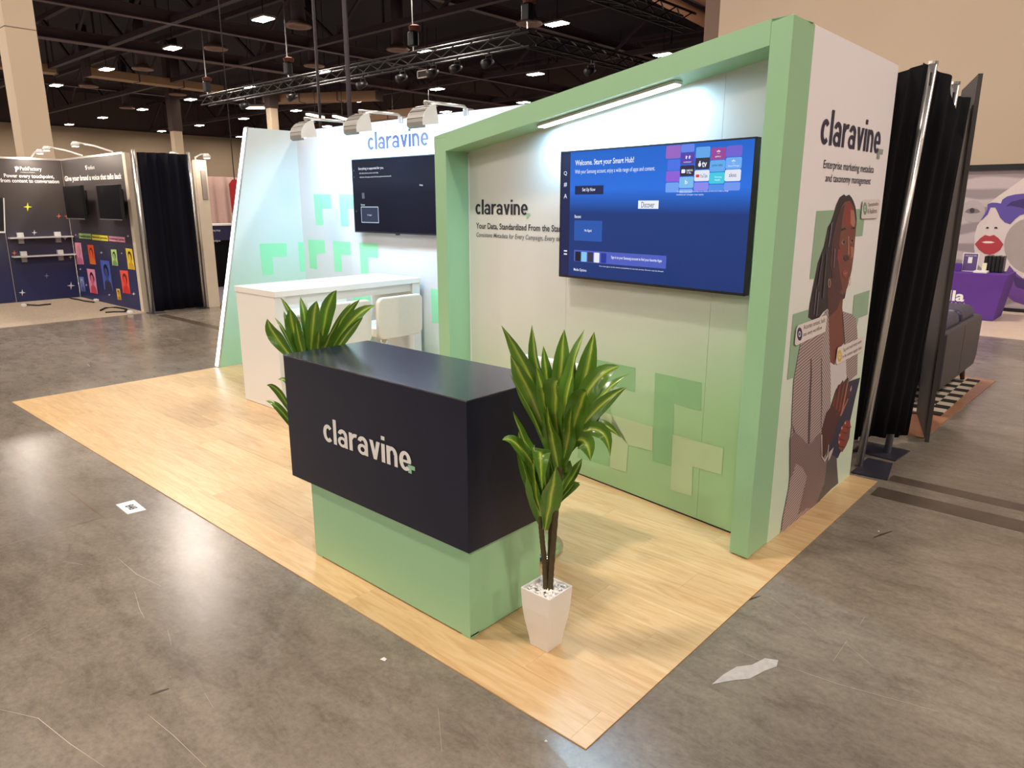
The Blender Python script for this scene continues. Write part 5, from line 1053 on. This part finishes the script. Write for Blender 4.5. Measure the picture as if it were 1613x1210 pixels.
PUR = mat('purple_cloth', srgb(88,46,140), 0.75, var=0.08, scale=6)
MB().add([(-3.2,10.9,0.01),(xr-.10,10.9,0.01),(xr-.10,11.6,0.01),(-3.2,11.6,0.01),(-3.2,10.9,zt),(xr,10.9,zt),(xr,11.6,zt),(-3.2,11.6,zt)], [(0,1,5,4),(1,2,6,5),(2,3,7,6),(3,0,4,7),(4,5,6,7),(3,2,1,0)]).build('table_cloth', PUR, pt, bevel=0.01)
for x in (-3.1, xr-.14): 
    for y in (10.96, 11.54): MB().tube([(x, y, 0.006), (x, y, zt-.02)], 0.015, 8).build('leg', GREYMETAL, pt)
lettering_px('cloth_lettering', 'lla', TP, (1493,470), (1519,470), (1505,474.5), (1505,457.5), WHITEINK, pt, off=0.004, bold=0.03); lettering_px('cloth_lettering', 'ad digital', TP, (1493,478), (1519,478), (1505,483), (1505,476), WHITEINK, pt, off=0.004)
def on_table(q0, q1, y): 
    pl = Plane((0,y,0),(1,0,0),(0,-1,0)); A, Z1 = pl.uv(*q0); B, _ = pl.uv(q1[0], q0[1]); Z0 = zt+.002; return pl, A, B, Z0, max(Z1, Z0+.05)
pl, A, B, Z0, Z1 = on_table((1518,398),(1543,425), 11.15)
sgn = thing('table_sign', 'framed purple sign standing on the purple table', 'sign', ((A+B)/2, 11.15, Z0)); MB().box(A, B, 11.15, 11.17, Z0, Z1).build('sign_frame', WHITE, sgn); print_uv('sign_print', pl, rect(A+.012, B-.012, Z0+.012, Z1-.012), mat('sign_purple', srgb(96,72,130), 0.5), sgn, 0.002); lettering('sign_lettering', 'SIGN UP TO WIN', pl, A+.03, B-.03, Z1-.05, Z1-.03, WHITEINK, sgn, off=0.004)
print_uv('sign_picture', pl, rect(A+(B-A)*.35, B-(B-A)*.38, Z0+(Z1-Z0)*.45, Z1-(Z1-Z0)*.22), WHITEINK, sgn, 0.003)
pl, A, B, Z0, Z1 = on_table((1551,403),(1583,428), 11.2)
bx_n = 5; wdt = (B-A)/bx_n
for k in range(bx_n):
    o = MB().box(A+wdt*k+.002, A+wdt*(k+1)-.002, 11.2, 11.4, Z0, Z1+(0.006 if k % 2 else 0)).build('gift_bottle', mat('black_gloss_tin', (0.015,0.015,0.02), 0.3), bevel=0.012); tag(o, ['leftmost','second','middle','fourth','rightmost'][k]+' black tin in the row at the right end of the purple table', 'tin', 'black tins on the purple table')
pl, A, B, Z0, Z1 = on_table((1503,415),(1515,425), 11.1); o = MB().box(A, B, 11.1, 11.25, Z0, Z1).build('brochure_box', PUR, bevel=0.004); tag(o, 'small purple brochure box at the left of the table sign', 'box')
pl, A, B, Z0, Z1 = on_table((1535,420),(1557,428), 11.0); o = MB().box(A, B, 10.95, 11.12, Z0, Z0+.03).build('paper_stack', mat('white_paper', (0.82,0.80,0.79), 0.6), bevel=0.004); tag(o, 'white papers in front of the black tins', 'papers')
pl, A, B, Z0, Z1 = on_table((1546,415),(1553,420), 11.05); o = MB().box(A, B, 11.13, 11.18, zt+.002, Z1).build('badge_card', mat('cream_badge', srgb(226,222,190), 0.5), bevel=0.004); tag(o, 'small cream badge standing beside the black tins', 'card')
# printed backdrop
BP = Plane((0, 12.3, 0), (1,0,0), (0,-1,0)); bd = thing('printed_backdrop', 'large backdrop print of a face with purple sunglasses and red lips', 'backdrop', (-0.5, 12.3, 0)); ztp = BP.hit(1570, 268).z; xl = -3.6
BGM = m_stripe('mauve_streak_print', srgb(150,138,142), srgb(190,176,180), 1.1, (0.05,0.12,0), 5.0, 0.5)
MB().box(xl, 5.5, 12.3, 12.34, 0.06, ztp).build('print_panel', BGM, bd); MB().box(xl-.05, 5.6, 12.26, 12.4, ztp, BP.hit(1570,259).z).build('top_bar', BLACK, bd); MB().box(xl-.05, 5.6, 12.26, 12.36, 0.006, 0.06).build('bottom_bar', BLACK, bd)
for x in (xl, 5.5): MB().box(x-.03, x+.03, 12.32, 12.5, 0.006, ztp).build('frame_post', BLACK, bd)
lay2 = [0.0]
def B_(nm, rgb, pts):
    lay2[0] += 0.0006; print_px(nm, BP, pts, ink('b_%d_%d_%d' % rgb, rgb), bd, 0.002+lay2[0])
Y = lambda x, y: (1413+x/8.065, 240+y/8.065)
B_('face_print', (214,202,200), [Y(*p) for p in ((980,1210),(985,1050),(1020,930),(1080,850),(1140,760),(1180,640),(1280,560),(1480,420),(1700,260),(2300,200),(2300,1210),(1600,1600),(1200,1600),(1000,1400))])
B_('circle_print', (168,156,154), [Y(1720+360*math.cos(k*math.pi/14), 1190+360*math.sin(k*math.pi/14)) for k in range(28)])
B_('swirl_print', (110,70,150), [(1590,418),(1600,430),(1613,440),(1660,450),(1660,480),(1613,480),(1598,475),(1588,468),(1584,450),(1584,430)])
B_('swirl_print', (72,52,104), [(1592,425),(1602,436),(1613,441),(1660,448),(1660,462),(1613,456),(1600,452)])
B_('lens_print', (176,166,168), [Y(970+150*math.cos(k*math.pi/12), 750+145*math.sin(k*math.pi/12)) for k in range(24)])
B_('eye_print', (120,110,114), [Y(*p) for p in ((860,760),(900,720),(960,705),(1030,725),(1060,760),(1000,775),(930,780))]); B_('eye_print', (60,54,60), [Y(955+32*math.cos(k*math.pi/8), 740+32*math.sin(k*math.pi/8)) for k in range(16)])
B_('sunglasses_print', (92,76,160), [Y(*p) for p in ((1060,870),(1110,790),(1150,720),(1150,660),(1200,640),(1260,640),(1320,650),(1340,600),(1400,560),(1500,535),(1600,525),(1800,540),(1800,700),(1700,760),(1560,800),(1500,850),(1440,915),(1370,890),(1310,830),(1280,760),(1250,700),(1190,700),(1150,790),(1090,850))])
B_('sunglasses_shade_print', (60,48,110), [Y(*p) for p in ((1380,690),(1450,630),(1600,590),(1800,600),(1800,700),(1700,740),(1560,700),(1450,680))])
B_('nostril_print', (40,32,36), [Y(*p) for p in ((1125,965),(1145,945),(1165,950),(1168,968),(1140,970))]); B_('nostril_print', (40,32,36), [Y(*p) for p in ((1235,965),(1240,950),(1265,945),(1280,960),(1270,970))])
B_('lips_print', (176,58,66), [Y(*p) for p in ((990,1165),(1060,1090),(1120,1050),(1180,1065),(1230,1048),(1290,1090),(1352,1168),(1310,1240),(1240,1285),(1180,1300),(1110,1285),(1040,1235))]); B_('teeth_print', (232,222,220), [Y(*p) for p in ((1075,1140),(1130,1128),(1200,1130),(1245,1145),(1200,1155),(1120,1155))])
